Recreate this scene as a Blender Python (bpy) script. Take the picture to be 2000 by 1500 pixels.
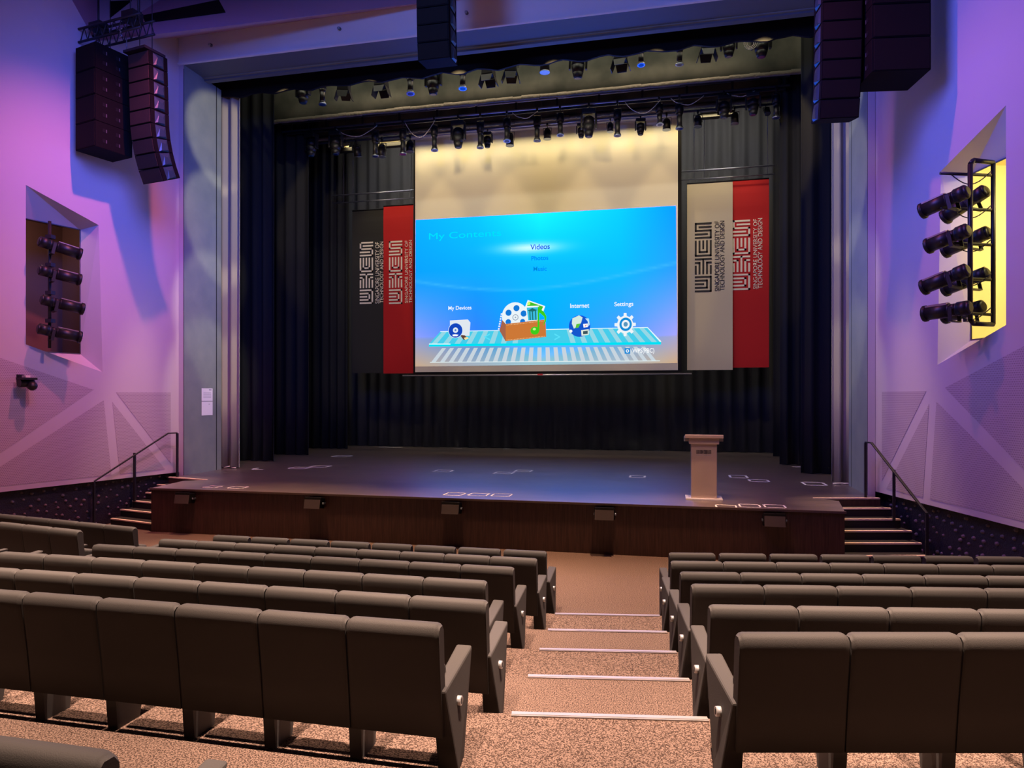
import bpy, math, random
from mathutils import Vector, Matrix
from mathutils.geometry import tessellate_polygon
random.seed(7)
for o in list(bpy.data.objects): bpy.data.objects.remove(o)
SC = bpy.context.scene
COL = SC.collection
R = math.radians

# ------------------------------------------------------------------ camera, world, exposure
EYE = 2.65; FPX = 1360.0; YAW = 12.73
cam = bpy.data.cameras.new('camera'); camo = bpy.data.objects.new('camera', cam); COL.objects.link(camo)
camo.location = (0, 0, EYE); camo.rotation_euler = (R(90), 0, R(YAW))
cam.sensor_width = 36; cam.lens = 36 * FPX / 2000; cam.shift_y = 23 / 2000; cam.clip_start = .05; cam.clip_end = 200
SC.camera = camo
w = bpy.data.worlds.new('world'); SC.world = w; w.use_nodes = True
w.node_tree.nodes['Background'].inputs[0].default_value = (.35, .4, .8, 1)
w.node_tree.nodes['Background'].inputs[1].default_value = .004
SC.view_settings.view_transform = 'Standard'; SC.view_settings.look = 'None'
SC.view_settings.gamma = 1; SC.view_settings.exposure = 0.0

def light(kind, name, loc, target, energy, color, size=.3, angle=60, blend=.3, size_y=None):
    l = bpy.data.lights.new(name, kind); l.energy = energy; l.color = color
    if kind == 'AREA':
        l.size = size
        if size_y: l.shape = 'RECTANGLE'; l.size_y = size_y
    if kind == 'SPOT': l.shadow_soft_size = size; l.spot_size = R(angle); l.spot_blend = blend
    if kind == 'POINT': l.shadow_soft_size = size
    o = bpy.data.objects.new(name, l); COL.objects.link(o); o.location = loc
    d = Vector(target) - Vector(loc); o.rotation_euler = d.to_track_quat('-Z', 'Y').to_euler()
    return o
WARM = (1, .62, .42); PINK = (1, .2, .30); BLUE = (.10, .14, 1)
# house lights: a grid of narrow downlights over the seats
for yy, tt, en in ((3.7, 3.5, 15000), (6.2, 5.9, 13000), (8.9, 8.6, 8800)):
    for xx in (-9.2, -6.2, -3.2, -.2, 2.8):
        light('SPOT', 'house_downlight', (xx, yy, 10.6), (xx, tt, 0), en, (1, .68, .52), .12, 34, 1)
for xx in (-7.0, -3.6, -.2):
    light('SPOT', 'front_downlight', (xx, 10.9, 10.6), (xx, 10.6, 0), 7500, (1, .58, .34), .15, 34, 1)
light('SPOT', 'stairs_fill_spot', (-9.8, 13.1, 9.7), (-10.5, 12.3, .3), 3600, (1, .62, .40), .1, 20, .8)  # extra spots added to brighten the step nosings
light('SPOT', 'stairs_fill_spot', (2.6, 13.1, 9.7), (3.3, 12.3, .3), 3600, (1, .62, .40), .1, 20, .8)
sd = light('AREA', 'stage_floor_fill', (-3.6, 17.3, 12.0), (-3.6, 17.6, 0), 150, (1, .74, .52), 10, size_y=.2); sd.data.spread = R(100)  # unseen strip added overhead to light the stage floor
light('SPOT', 'lectern_light', (-.6, 8.2, 10.4), (.585, 12.6, 1.3), 1500, (1, .62, .42), .12, 13, .6)
light('SPOT', 'house_downlight', (-2.2, 1.9, 10.6), (-2.2, 1.8, 0), 6000, (1, .68, .52), .12, 15, 1)
# wall keys (their shadows of the hung speakers fall on the walls)
light('SPOT', 'wall_key_light', (-7.6, 10.2, 10.7), (-12.0, 11.4, 1.2), 1600, (1, .17, .24), .10, 84, 1)
light('SPOT', 'wall_key_light', (0.4, 10.2, 10.7), (4.8, 11.4, 1.2), 620, (1, .17, .24), .10, 84, 1)
light('SPOT', 'low_wall_fill', (-4.4, 8.0, 9.8), (-11.6, 11.6, 1.6), 1300, (1, .36, .42), .2, 46, 1)  # extra spots added to brighten the lower walls
light('SPOT', 'low_wall_fill', (-2.8, 8.0, 9.8), (4.4, 11.6, 1.6), 480, (1, .36, .55), .2, 46, 1)
# blue wash
b1 = light('AREA', 'blue_wash', (-6.0, 7.5, 9.0), (-11.1, 13.2, 6.4), 120, BLUE, 3.0); b1.data.spread = R(72)
b2 = light('AREA', 'blue_wash', (-1.2, 7.5, 9.0), (4.1, 12.6, 6.4), 160, BLUE, 3.0); b2.data.spread = R(90)
light('SPOT', 'blue_wash', (-3.6, 6.0, 8.6), (-3.6, 13.7, 10.2), 900, (.10, .22, 1), .4, 95, .8)
# warm lights under the header on the screen and banners; the black border cuts them off on the screen
for xx in (-9.1, -6.9, -4.7, -2.5, -.3, 1.9):
    light('SPOT', 'border_spotlight', (xx, 14.66, 10.0), (xx, 20.5, 7.4), 330, (1, .72, .33), .06, 57, .2)
strip = light('AREA', 'stage_worklight', (-3.6, 19.95, 10.5), (-3.6, 20.5, 9.95), 36, (1, .80, .42), 12.5, size_y=.05); strip.data.spread = R(80)
s2 = light('AREA', 'border_fill_strip', (-3.6, 15.7, 12.4), (-3.6, 18.2, 10.4), 130, (1, .95, .75), 13, size_y=.1)  # unseen strip added to light the olive border
s3 = light('AREA', 'backdrop_fill_strip', (-3.6, 21.2, 13.0), (-3.6, 23.2, 9.2), 260, (1, .90, .80), 13, size_y=.1); s3.data.spread = R(90)  # unseen strip added to light the upper backdrop
for zz in (8.8, 6.6, 4.2, 2.0):
    light('SPOT', 'curtain_light', (-4.5, 11.2, 10.0), (-11.0, 15.15, zz), 1500, (1, .86, .56), .05, 19, .4)
    light('SPOT', 'curtain_light', (-2.7, 11.2, 10.0), (3.8, 15.15, zz), 1000, (1, .86, .60), .05, 19, .4)

# ------------------------------------------------------------------ helpers
TH = R(YAW)
FW = Vector((-math.sin(TH), math.cos(TH), 0)); RT = Vector((math.cos(TH), math.sin(TH), 0))
def ray(x, y): return FW + RT * ((x - 1000) / FPX) + Vector((0, 0, (773 - y) / FPX))
def onY(x, y, Y): d = ray(x, y); return Vector((0, 0, EYE)) + d * (Y / d.y)       # a measured direction at a known depth
def onZ(x, y, Z): d = ray(x, y); return Vector((0, 0, EYE)) + d * ((Z - EYE) / d.z)

MATS = {}
def mat(name, col, rough=.7, metal=0., emit=None, estr=1., noise=None, bump=None, spec=.5, sheen=0):
    if name in MATS: return MATS[name]
    m = bpy.data.materials.new(name); m.use_nodes = True; nt = m.node_tree; b = nt.nodes['Principled BSDF']
    b.inputs['Base Color'].default_value = (*col, 1); b.inputs['Roughness'].default_value = rough
    b.inputs['Metallic'].default_value = metal; b.inputs['Specular IOR Level'].default_value = spec
    if sheen: b.inputs['Sheen Weight'].default_value = sheen; b.inputs['Sheen Roughness'].default_value = .7; b.inputs['Sheen Tint'].default_value = (1, .9, .82, 1)
    if emit: b.inputs['Emission Color'].default_value = (*emit, 1); b.inputs['Emission Strength'].default_value = estr
    tc = None
    if noise or bump:
        tc = nt.nodes.new('ShaderNodeTexCoord')
    if noise:   # (scale, col2, contrast)
        n = nt.nodes.new('ShaderNodeTexNoise'); n.inputs['Scale'].default_value = noise[0]; n.inputs['Detail'].default_value = 3
        r = nt.nodes.new('ShaderNodeValToRGB'); k = noise[2]
        r.color_ramp.elements[0].position = .5 - k; r.color_ramp.elements[1].position = .5 + k
        r.color_ramp.elements[0].color = (*col, 1); r.color_ramp.elements[1].color = (*noise[1], 1)
        nt.links.new(tc.outputs['Object'], n.inputs['Vector']); nt.links.new(n.outputs['Fac'], r.inputs['Fac'])
        nt.links.new(r.outputs['Color'], b.inputs['Base Color'])
    if bump:    # (scale, strength, distance)
        n = nt.nodes.new('ShaderNodeTexNoise'); n.inputs['Scale'].default_value = bump[0]; n.inputs['Detail'].default_value = 4
        bp = nt.nodes.new('ShaderNodeBump'); bp.inputs['Strength'].default_value = bump[1]; bp.inputs['Distance'].default_value = bump[2]
        nt.links.new(tc.outputs['Object'], n.inputs['Vector']); nt.links.new(n.outputs['Fac'], bp.inputs['Height'])
        nt.links.new(bp.outputs['Normal'], b.inputs['Normal'])
    MATS[name] = m; return m

def wood(name, c1, c2, rough, axis, spec=.5, rnoise=False):
    m = bpy.data.materials.new(name); m.use_nodes = True; nt = m.node_tree; b = nt.nodes['Principled BSDF']
    tc = nt.nodes.new('ShaderNodeTexCoord'); mp = nt.nodes.new('ShaderNodeMapping'); mp.inputs['Scale'].default_value = axis
    n = nt.nodes.new('ShaderNodeTexNoise'); n.inputs['Scale'].default_value = 3; n.inputs['Detail'].default_value = 6; n.inputs['Roughness'].default_value = .65
    r = nt.nodes.new('ShaderNodeValToRGB'); r.color_ramp.elements[0].position = .35; r.color_ramp.elements[1].position = .68
    r.color_ramp.elements[0].color = (*c1, 1); r.color_ramp.elements[1].color = (*c2, 1)
    nt.links.new(tc.outputs['Object'], mp.inputs[0]); nt.links.new(mp.outputs[0], n.inputs['Vector'])
    nt.links.new(n.outputs['Fac'], r.inputs['Fac']); nt.links.new(r.outputs['Color'], b.inputs['Base Color'])
    b.inputs['Roughness'].default_value = rough; b.inputs['Specular IOR Level'].default_value = spec
    if rnoise: b.inputs['Coat Weight'].default_value = 1; b.inputs['Coat Roughness'].default_value = .36; b.inputs['Coat IOR'].default_value = 2.3
    if rnoise:
        n2 = nt.nodes.new('ShaderNodeTexNoise'); n2.inputs['Scale'].default_value = 1.1; n2.inputs['Detail'].default_value = 5
        mr = nt.nodes.new('ShaderNodeMapRange'); mr.inputs['To Min'].default_value = rough - .1; mr.inputs['To Max'].default_value = rough + .16
        nt.links.new(tc.outputs['Object'], n2.inputs['Vector']); nt.links.new(n2.outputs['Fac'], mr.inputs['Value'])
        nt.links.new(mr.outputs[0], b.inputs['Roughness'])
    MATS[name] = m; return m

def perforated(name, col, dark, pitch, rad):
    """plaster panel with a fine grid of holes (y/z grid in object space)"""
    m = bpy.data.materials.new(name); m.use_nodes = True; nt = m.node_tree; b = nt.nodes['Principled BSDF']
    tc = nt.nodes.new('ShaderNodeTexCoord'); sx = nt.nodes.new('ShaderNodeSeparateXYZ'); nt.links.new(tc.outputs['Object'], sx.inputs[0])
    def M(op, a, bb=None):
        q = nt.nodes.new('ShaderNodeMath'); q.operation = op
        for i, v in enumerate((a, bb)):
            if v is None: continue
            if isinstance(v, (int, float)): q.inputs[i].default_value = v
            else: nt.links.new(v, q.inputs[i])
        return q.outputs[0]
    u = M('MULTIPLY', sx.outputs['Y'], 1 / pitch); v = M('MULTIPLY', sx.outputs['Z'], 1 / pitch)
    row = M('MODULO', M('FLOOR', v), 2.0); u = M('ADD', u, M('MULTIPLY', row, .5))
    fu = M('SUBTRACT', M('FRACT', u), .5); fv = M('SUBTRACT', M('FRACT', v), .5)
    d = M('SQRT', M('ADD', M('MULTIPLY', fu, fu), M('MULTIPLY', fv, fv)))
    hole = M('LESS_THAN', d, rad)
    mx = nt.nodes.new('ShaderNodeMix'); mx.data_type = 'RGBA'
    mx.inputs['A'].default_value = (*col, 1); mx.inputs['B'].default_value = (*dark, 1)
    nt.links.new(hole, mx.inputs['Factor']); nt.links.new(mx.outputs['Result'], b.inputs['Base Color'])
    b.inputs['Roughness'].default_value = .8
    MATS[name] = m; return m

class MB:
    def __init__(s): s.v = []; s.f = []; s.m = []; s.sm = []; s.mats = []; s.cur = 0; s.smooth = False
    def use(s, m):
        if m not in s.mats: s.mats.append(m)
        s.cur = s.mats.index(m); return s
    def face(s, idx): s.f.append(tuple(idx)); s.m.append(s.cur); s.sm.append(s.smooth)
    def poly(s, pts):
        n = len(s.v); s.v += [Vector(p) for p in pts]; s.face(range(n, n + len(pts))); return s
    def box(s, c, d, M=None):
        n = len(s.v); hx, hy, hz = d[0] / 2, d[1] / 2, d[2] / 2
        for z in (-hz, hz):
            for x, y in ((-hx, -hy), (hx, -hy), (hx, hy), (-hx, hy)):
                p = Vector((x, y, z))
                if M: p = M @ p
                s.v.append(p + Vector(c))
        for q in ((0, 3, 2, 1), (4, 5, 6, 7), (0, 1, 5, 4), (1, 2, 6, 5), (2, 3, 7, 6), (3, 0, 4, 7)): s.face([n + i for i in q])
        return s
    def b2(s, a, b): return s.box([(a[i] + b[i]) / 2 for i in range(3)], [abs(b[i] - a[i]) for i in range(3)])
    def hexa(s, bot, top):
        """bottom quad and top quad (same winding, ccw from above)"""
        n = len(s.v); k = len(bot); s.v += [Vector(p) for p in bot] + [Vector(p) for p in top]
        s.face([n + i for i in reversed(range(k))]); s.face([n + k + i for i in range(k)])
        for i in range(k): j = (i + 1) % k; s.face([n + i, n + j, n + k + j, n + k + i])
        return s
    def prism(s, poly, vec):
        v = Vector(vec); return s.hexa(poly, [Vector(p) + v for p in poly])
    def cyl(s, a, b, r0, r1=None, seg=12, cap=True):
        a, b = Vector(a), Vector(b); r1 = r0 if r1 is None else r1
        d = (b - a).normalized(); q = Vector((0, 0, 1)) if abs(d.z) < .9 else Vector((1, 0, 0))
        u = d.cross(q).normalized(); w_ = d.cross(u); n = len(s.v)
        for p, r in ((a, r0), (b, r1)):
            for i in range(seg):
                t = 2 * math.pi * i / seg; s.v.append(p + (u * math.cos(t) + w_ * math.sin(t)) * r)
        sm = s.smooth; s.smooth = True
        for i in range(seg): j = (i + 1) % seg; s.face([n + i, n + seg + i, n + seg + j, n + j])
        s.smooth = False
        if cap: s.face([n + i for i in range(seg)]); s.face([n + seg + i for i in reversed(range(seg))])
        s.smooth = sm; return s
    def tube(s, pts, r, seg=8):
        for a, b in zip(pts, pts[1:]): s.cyl(a, b, r, seg=seg)
        return s
    def dome(s, c, n_, r, seg=8, rings=3, flat=1.):
        n_ = Vector(n_).normalized(); q = Vector((0, 0, 1)) if abs(n_.z) < .9 else Vector((1, 0, 0))
        u = n_.cross(q).normalized(); w_ = n_.cross(u); c = Vector(c); n = len(s.v); sm = s.smooth; s.smooth = True
        for k in range(rings):
            a = math.pi / 2 * k / rings
            for i in range(seg):
                t = 2 * math.pi * i / seg
                s.v.append(c + (u * math.cos(t) + w_ * math.sin(t)) * r * math.cos(a) + n_ * r * math.sin(a) * flat)
        s.v.append(c + n_ * r * flat)
        for k in range(rings - 1):
            for i in range(seg): j = (i + 1) % seg; s.face([n + k * seg + i, n + k * seg + j, n + (k + 1) * seg + j, n + (k + 1) * seg + i])
        for i in range(seg): s.face([n + (rings - 1) * seg + i, n + (rings - 1) * seg + (i + 1) % seg, n + rings * seg])
        s.smooth = sm; return s
    def ball(s, c, r, seg=10): s.dome(c, (0, 0, 1), r, seg, 4); s.dome(c, (0, 0, -1), r, seg, 4); return s
    def disc(s, c, r, n_=(0, -1, 0), seg=28, r_in=0, ay=1.):
        """flat disc or ring in an XZ plane"""
        c = Vector(c); n = len(s.v)
        for i in range(seg): t = 2 * math.pi * i / seg; s.v.append(c + Vector((math.cos(t) * r, 0, math.sin(t) * r * ay)))
        if not r_in: s.face([n + i for i in range(seg)])
        else:
            for i in range(seg): t = 2 * math.pi * i / seg; s.v.append(c + Vector((math.cos(t) * r_in, 0, math.sin(t) * r_in * ay)))
            for i in range(seg): j = (i + 1) % seg; s.face([n + i, n + j, n + seg + j, n + seg + i])
        return s
    def holed(s, outer, holes):
        """planar 3d polygon with holes"""
        loops = [[Vector(p) for p in outer]] + [[Vector(p) for p in h] for h in holes]; flat = [p for l in loops for p in l]
        n = len(s.v); s.v += flat
        for t in tessellate_polygon(loops): s.face([n + i for i in t])
        return s
    def build(s, name, m=None, parent=None, bevel=0, seg=2, smooth=False, local=None):
        if m is not None and not s.mats: s.mats = [m]
        me = bpy.data.meshes.new(name); me.from_pydata([tuple(p) for p in s.v], [], s.f)
        for x in s.mats: me.materials.append(x)
        me.polygons.foreach_set('material_index', s.m)
        me.polygons.foreach_set('use_smooth', [True] * len(s.f) if smooth else s.sm)
        me.update(); o = bpy.data.objects.new(name, me); COL.objects.link(o)
        if parent: o.parent = parent
        if local: o.location = local
        if bevel:
            b = o.modifiers.new('bevel', 'BEVEL'); b.width = bevel; b.segments = seg; b.limit_method = 'ANGLE'; b.angle_limit = R(35)
        return o

def tag(o, label=None, cat=None, group=None, kind=None):
    if label: o['label'] = label
    if cat: o['category'] = cat
    if group: o['group'] = group
    if kind: o['kind'] = kind
    return o
def empty(name, loc=(0, 0, 0), rz=0, label=None, cat=None, group=None):
    o = bpy.data.objects.new(name, None); COL.objects.link(o); o.location = loc; o.rotation_euler = (0, 0, rz); o.empty_display_size = .1
    return tag(o, label, cat, group)
def copy_tree(o, parent=None):
    c = o.copy(); COL.objects.link(c)
    if parent: c.parent = parent
    for ch in list(o.children): copy_tree(ch, c)
    return c
def structure(o): o['kind'] = 'structure'; return o
ORD = ['first', 'second', 'third', 'fourth', 'fifth', 'sixth', 'seventh', 'eighth', 'ninth', 'tenth', 'eleventh', 'twelfth', 'thirteenth',
       'fourteenth', 'fifteenth', 'sixteenth', 'seventeenth', 'eighteenth', 'nineteenth', 'twentieth', 'twenty-first', 'twenty-second']

def text_mesh(body, m, X0, X1, Z0, Z1, Y, name, parent, rot=False, depth=0.001, bold=.004):
    """lettering fitted into a rectangle of an XZ plane facing -Y; rot = reads bottom to top"""
    cu = bpy.data.curves.new('t', 'FONT'); cu.body = body; cu.extrude = 0; cu.offset = bold
    if '\n' in body: cu.space_line = .95
    to = bpy.data.objects.new('t', cu); COL.objects.link(to); bpy.context.view_layer.update()
    me = bpy.data.meshes.new_from_object(to.evaluated_get(bpy.context.evaluated_depsgraph_get()))
    bpy.data.objects.remove(to)
    xs = [v.co.x for v in me.vertices]; ys = [v.co.y for v in me.vertices]; a, b, c, d = min(xs), max(xs), min(ys), max(ys)
    for v in me.vertices:
        u = (v.co.x - a) / (b - a); t = (v.co.y - c) / (d - c)
        if rot: v.co = (X0 + (1 - t) * (X1 - X0), Y, Z0 + u * (Z1 - Z0))
        else: v.co = (X0 + u * (X1 - X0), Y, Z0 + t * (Z1 - Z0))
    me.materials.clear(); me.materials.append(m); me.name = name
    o = bpy.data.objects.new(name, me); COL.objects.link(o); o.parent = parent
    if depth:
        s = o.modifiers.new('solid', 'SOLIDIFY'); s.thickness = depth
    return o

# ------------------------------------------------------------------ materials
plaster = mat('white_plaster', (.55, .50, .54), .75, bump=(60, .06, .01))
fascia_m = mat('fascia_plaster', (.72, .74, .78), .7)
grey_paint = mat('grey_paint', (.22, .25, .23), .55, noise=(2.5, (.17, .20, .20), .25))
darkgrey = mat('dark_grey_board', (.10, .12, .14), .6)
maroon = mat('maroon_ceiling', (.42, .26, .34), .8)
perf_m = perforated('perforated_panel', (.47, .41, .45), (.27, .20, .26), .030, .27)
carpet = mat('speckled_carpet', (.040, .025, .019), .95, noise=(120, (.20, .135, .105), .075), bump=(110, .8, .02), spec=.1)
wood_front = wood('stage_front_timber', (.035, .014, .010), (.075, .032, .024), .42, (14, 14, .7))
stage_floor_m = wood('stage_floor_board', (.045, .028, .022), (.13, .08, .062), .38, (.7, 3.5, 1), 1.0, True)
black_cloth = mat('black_drape', (.010, .012, .013), .9)
backdrop_m = mat('black_backdrop', (.030, .032, .036), .85)
olive_cloth = mat('dark_border_cloth', (.13, .13, .10), .9, noise=(1.3, (.05, .055, .042), .2))
hem_m = mat('border_hem', (.17, .155, .12), .85, bump=(14, .8, .03))
house_cloth = mat('grey_house_curtain', (.30, .27, .23), .8, sheen=.3)
seat_m = mat('seat_fabric', (.044, .040, .037), .75, bump=(260, .25, .004), spec=.25)
seat_shell = mat('seat_shell', (.075, .072, .072), .6)
metal_dark = mat('black_metal', (.02, .02, .022), .45, .3)
fix_m = mat('fixture_black', (.008, .008, .010), .45)
lens_m = mat('blue_glass', (.015, .05, .11), .2, 0)
rim_m = mat('steel_rim', (.35, .42, .5), .3, .9)
pipe_m = mat('steel_pipe', (.28, .30, .40), .35, .8)
cable_m = mat('cream_cable', (.75, .70, .58), .5)
alu = mat('aluminium_nosing', (.34, .30, .28), .4, .5)
nosing_m = mat('pale_step_nosing', (.78, .60, .42), .5)
black_m = mat('black_paint', (.005, .005, .006), .7, spec=.2)
riser_m = mat('black_riser', (.012, .010, .010), .6)
spk_m = mat('speaker_cabinet', (.004, .0035, .0035), .75, bump=(90, .2, .01), spec=.12)
spk_face = mat('speaker_grille', (.012, .008, .006), .8, bump=(300, .5, .006), spec=.12)
spk_hole = mat('speaker_handle_steel', (.25, .24, .24), .35, .7)
horn_m = mat('speaker_side_plate', (.03, .06, .08), .35, .2)
screen_m = mat('screen_fabric', (.78, .75, .62), .85)
cream = mat('cream_print', (.86, .80, .66), .7)
tape_m = mat('white_tape', (.85, .82, .76), .6)
red_m = mat('red_banner', (.50, .003, .006), .75)
blackban_m = mat('black_banner', (.018, .019, .018), .8)
whiteban_m = mat('cream_banner', (.60, .55, .42), .8)
print_black = mat('black_print', (.012, .012, .014), .7)
stud_m = mat('studded_wall', (.028, .026, .028), .55, noise=(30, (.012, .011, .014), .2), bump=(40, .6, .02))
stud_top = mat('wall_stud', (.17, .15, .145), .35)
fill_face = mat('fill_speaker_grille', (.05, .034, .032), .7, bump=(300, .4, .006))
array_face = mat('array_grille', (.045, .030, .024), .8, bump=(300, .5, .006), spec=.12)
silver = mat('brushed_champagne_metal', (.60, .47, .39), .38, .55)
paper_m = mat('white_paper', (.85, .86, .88), .6)
paper_ink = mat('grey_ink', (.35, .36, .42), .7)

# ------------------------------------------------------------------ floor
CX = -3.6                                  # hall axis
RISE = .129
EDGE = [7.96, 7.01, 6.09, 5.16, 4.23, 3.30]
def edge_pts(c):
    return [(-13.5, c + .165 * 7.6), (-5.9, c), (-1.3, c), (6.6, c + .165 * 7.9)]
fl = MB()
prev = [(-14.5, 24.5), (-5.9, 24.5), (-1.3, 24.5), (9, 24.5)]
prev[0] = (-13.5, 24.5); prev[3] = (6.6, 24.5)
for i in range(len(EDGE) + 1):
    z = RISE * i
    cur = edge_pts(EDGE[i]) if i < len(EDGE) else [(-13.5, -3), (-5.9, -3), (-1.3, -3), (6.6, -3)]
    for k in range(3):
        fl.poly([(*cur[k], z), (*cur[k + 1], z), (*prev[k + 1], z), (*prev[k], z)])
        if i < len(EDGE): fl.poly([(*cur[k], z), (*cur[k], z + RISE), (*cur[k + 1], z + RISE), (*cur[k + 1], z)])
    prev = cur
structure(fl.build('floor', carpet))
for i, c in enumerate(EDGE[:5]):
    z = RISE * (i + 1); x0 = -1.29 + .08 * i; x1 = -.11 + .085 * i
    a = Vector((x0, c + .17 * (x0 + 1.3), z)); b = Vector((x1, c + .165 * (x1 + 1.3), z))
    d = (b - a).normalized(); n = Vector((-d.y, d.x, 0))
    m = MB(); m.prism([a - n * .045 + Vector((0, 0, .001)), b - n * .045 + Vector((0, 0, .001)), b + n * .012 + Vector((0, 0, .001)), a + n * .012 + Vector((0, 0, .001))], (0, 0, .008))
    m.prism([a - n * .032 + Vector((0, 0, .009)), b - n * .032 + Vector((0, 0, .009)), b - n * .022 + Vector((0, 0, .009)), a - n * .022 + Vector((0, 0, .009))], (0, 0, .003))
    structure(m.build('trim_%d' % (i + 1), alu))

# ------------------------------------------------------------------ stage
ST = .85
stage = empty('stage', (0, 0, 0), 0, 'raised black-floored stage with a dark red-brown timber front', 'stage')
def mirror(p): return (2 * CX - p[0], *p[1:])
right_side = [(2.66, 11.7), (2.83, 12.85), (2.47, 13.1), (3.62, 13.37), (3.5, 13.72), (3.5, 15.1), (8.5, 15.1), (8.5, 24)]
outline = right_side + [mirror(p) for p in reversed(right_side)]
s = MB(); s.holed([(x, y, ST) for x, y in outline], []); s.build('stage_floor', stage_floor_m, stage)
s = MB()
n = len(outline)
for i in range(n):
    a, b = outline[i], outline[(i + 1) % n]
    if a[1] > 13.5 and b[1] > 13.5: continue
    s.poly([(*a, 0), (*b, 0), (*b, ST - .03), (*a, ST - .03)])
s.build('stage_front', wood_front, stage)
s = MB(); s.b2((-9.88, 11.672, ST - .03), (2.68, 11.71, ST + .004)); s.build('stage_lip', mat('worn_lip', (.10, .07, .06), .4), stage)

def stairs(sign, label):
    t = empty('stage_stairs', (2.6 if sign > 0 else 2 * CX - 2.6, 11.8, 0), 0, label, 'stairs', None)
    loc = Vector(t.location)
    q = lambda x, y, z: Vector((x if sign > 0 else 2 * CX - x, y, z)) - loc
    st = [(.142, (2.66, 11.77), (3.93, 12.07)), (.283, (2.70, 12.07), (3.95, 12.35)), (.425, (2.75, 12.36), (3.89, 12.62)),
          (.567, (2.79, 12.66), (3.80, 12.89)), (.709, (2.80, 12.93), (3.73, 13.15)), (.85, (2.47, 13.10), (3.61, 13.37))]
    for i, (z, a, b) in enumerate(st):
        if i < 5:
            e, f_ = st[i + 1][1], st[i + 1][2]
            ext = .05
            quad = [(a[0], a[1]), (b[0], b[1]), (f_[0] + .02, f_[1] + ext), (e[0] if i < 4 else 2.84, e[1] + ext)]
            bot = [q(x, y, 0) for x, y in quad]; top = [q(x, y, z) for x, y in quad]
            if sign < 0: bot.reverse(); top.reverse()
            MB().hexa(bot, top).build('step', riser_m, t)
        A = Vector((a[0], a[1], z)); B = Vector((b[0], b[1], z)); d = (B - A).normalized(); nn = Vector((-d.y, d.x, 0))
        qs = [A - nn * .012, B - nn * .012, B + nn * .045, A + nn * .045]
        bot = [q(p.x, p.y, p.z - .018) for p in qs]; top = [q(p.x, p.y, p.z + .006) for p in qs]
        if sign < 0: bot.reverse(); top.reverse()
        MB().hexa(bot, top).build('step_nosing', nosing_m, t)
stairs(1, 'black steps with pale nosings up to the stage beside the right wall')
stairs(-1, 'black steps with pale nosings up to the stage beside the left wall')

def rail(pts_foot, label, hb):
    a, b, c = [Vector(p) for p in pts_foot]      # top, middle, bottom feet
    t = empty('handrail', tuple(c), 0, label, 'handrail'); o = c.copy()
    H0 = 1.0
    top = a + Vector((0, 0, .98)); m1 = b + Vector((0, 0, H0)); m2 = c + Vector((0, 0, hb))
    ca = a + (b - a) * .22 + Vector((0, 0, .98)); ca.z = top.z
    mid = ca.lerp(m2, (b.y - ca.y) / (c.y - ca.y) if abs(c.y - ca.y) > .01 else .5)
    m = MB()
    for p, e in ((top, ca), (ca, m2)):
        d = (e - p).normalized(); side = d.cross(Vector((0, 0, 1))).normalized() * .022; up = side.cross(d).normalized() * .012
        m.hexa([p - side - up - o, p + side - up - o, p + side + up - o, p - side + up - o], [e - side - up - o, e + side - up - o, e + side + up - o, e - side + up - o])
    m.build('top_rail', metal_dark, t, bevel=.004)
    for f_, h in ((a, top), (b, Vector((b.x, b.y, mid.z))), (c, m2)):
        MB().b2((f_.x - .02 - o.x, f_.y - .02 - o.y, f_.z - o.z), (f_.x + .02 - o.x, f_.y + .02 - o.y, h.z - .008 - o.z)).build('post', metal_dark, t)
rail([(3.38, 13.37, .85), (3.66, 12.75, .567), (3.92, 12.02, .0)], 'black steel handrail of the right-hand stage stairs', .81)
rail([(-10.60, 13.37, .85), (-11.0, 12.57, .425), (-11.2, 11.72, .0)], 'black steel handrail of the left-hand stage stairs', .94)

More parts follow.
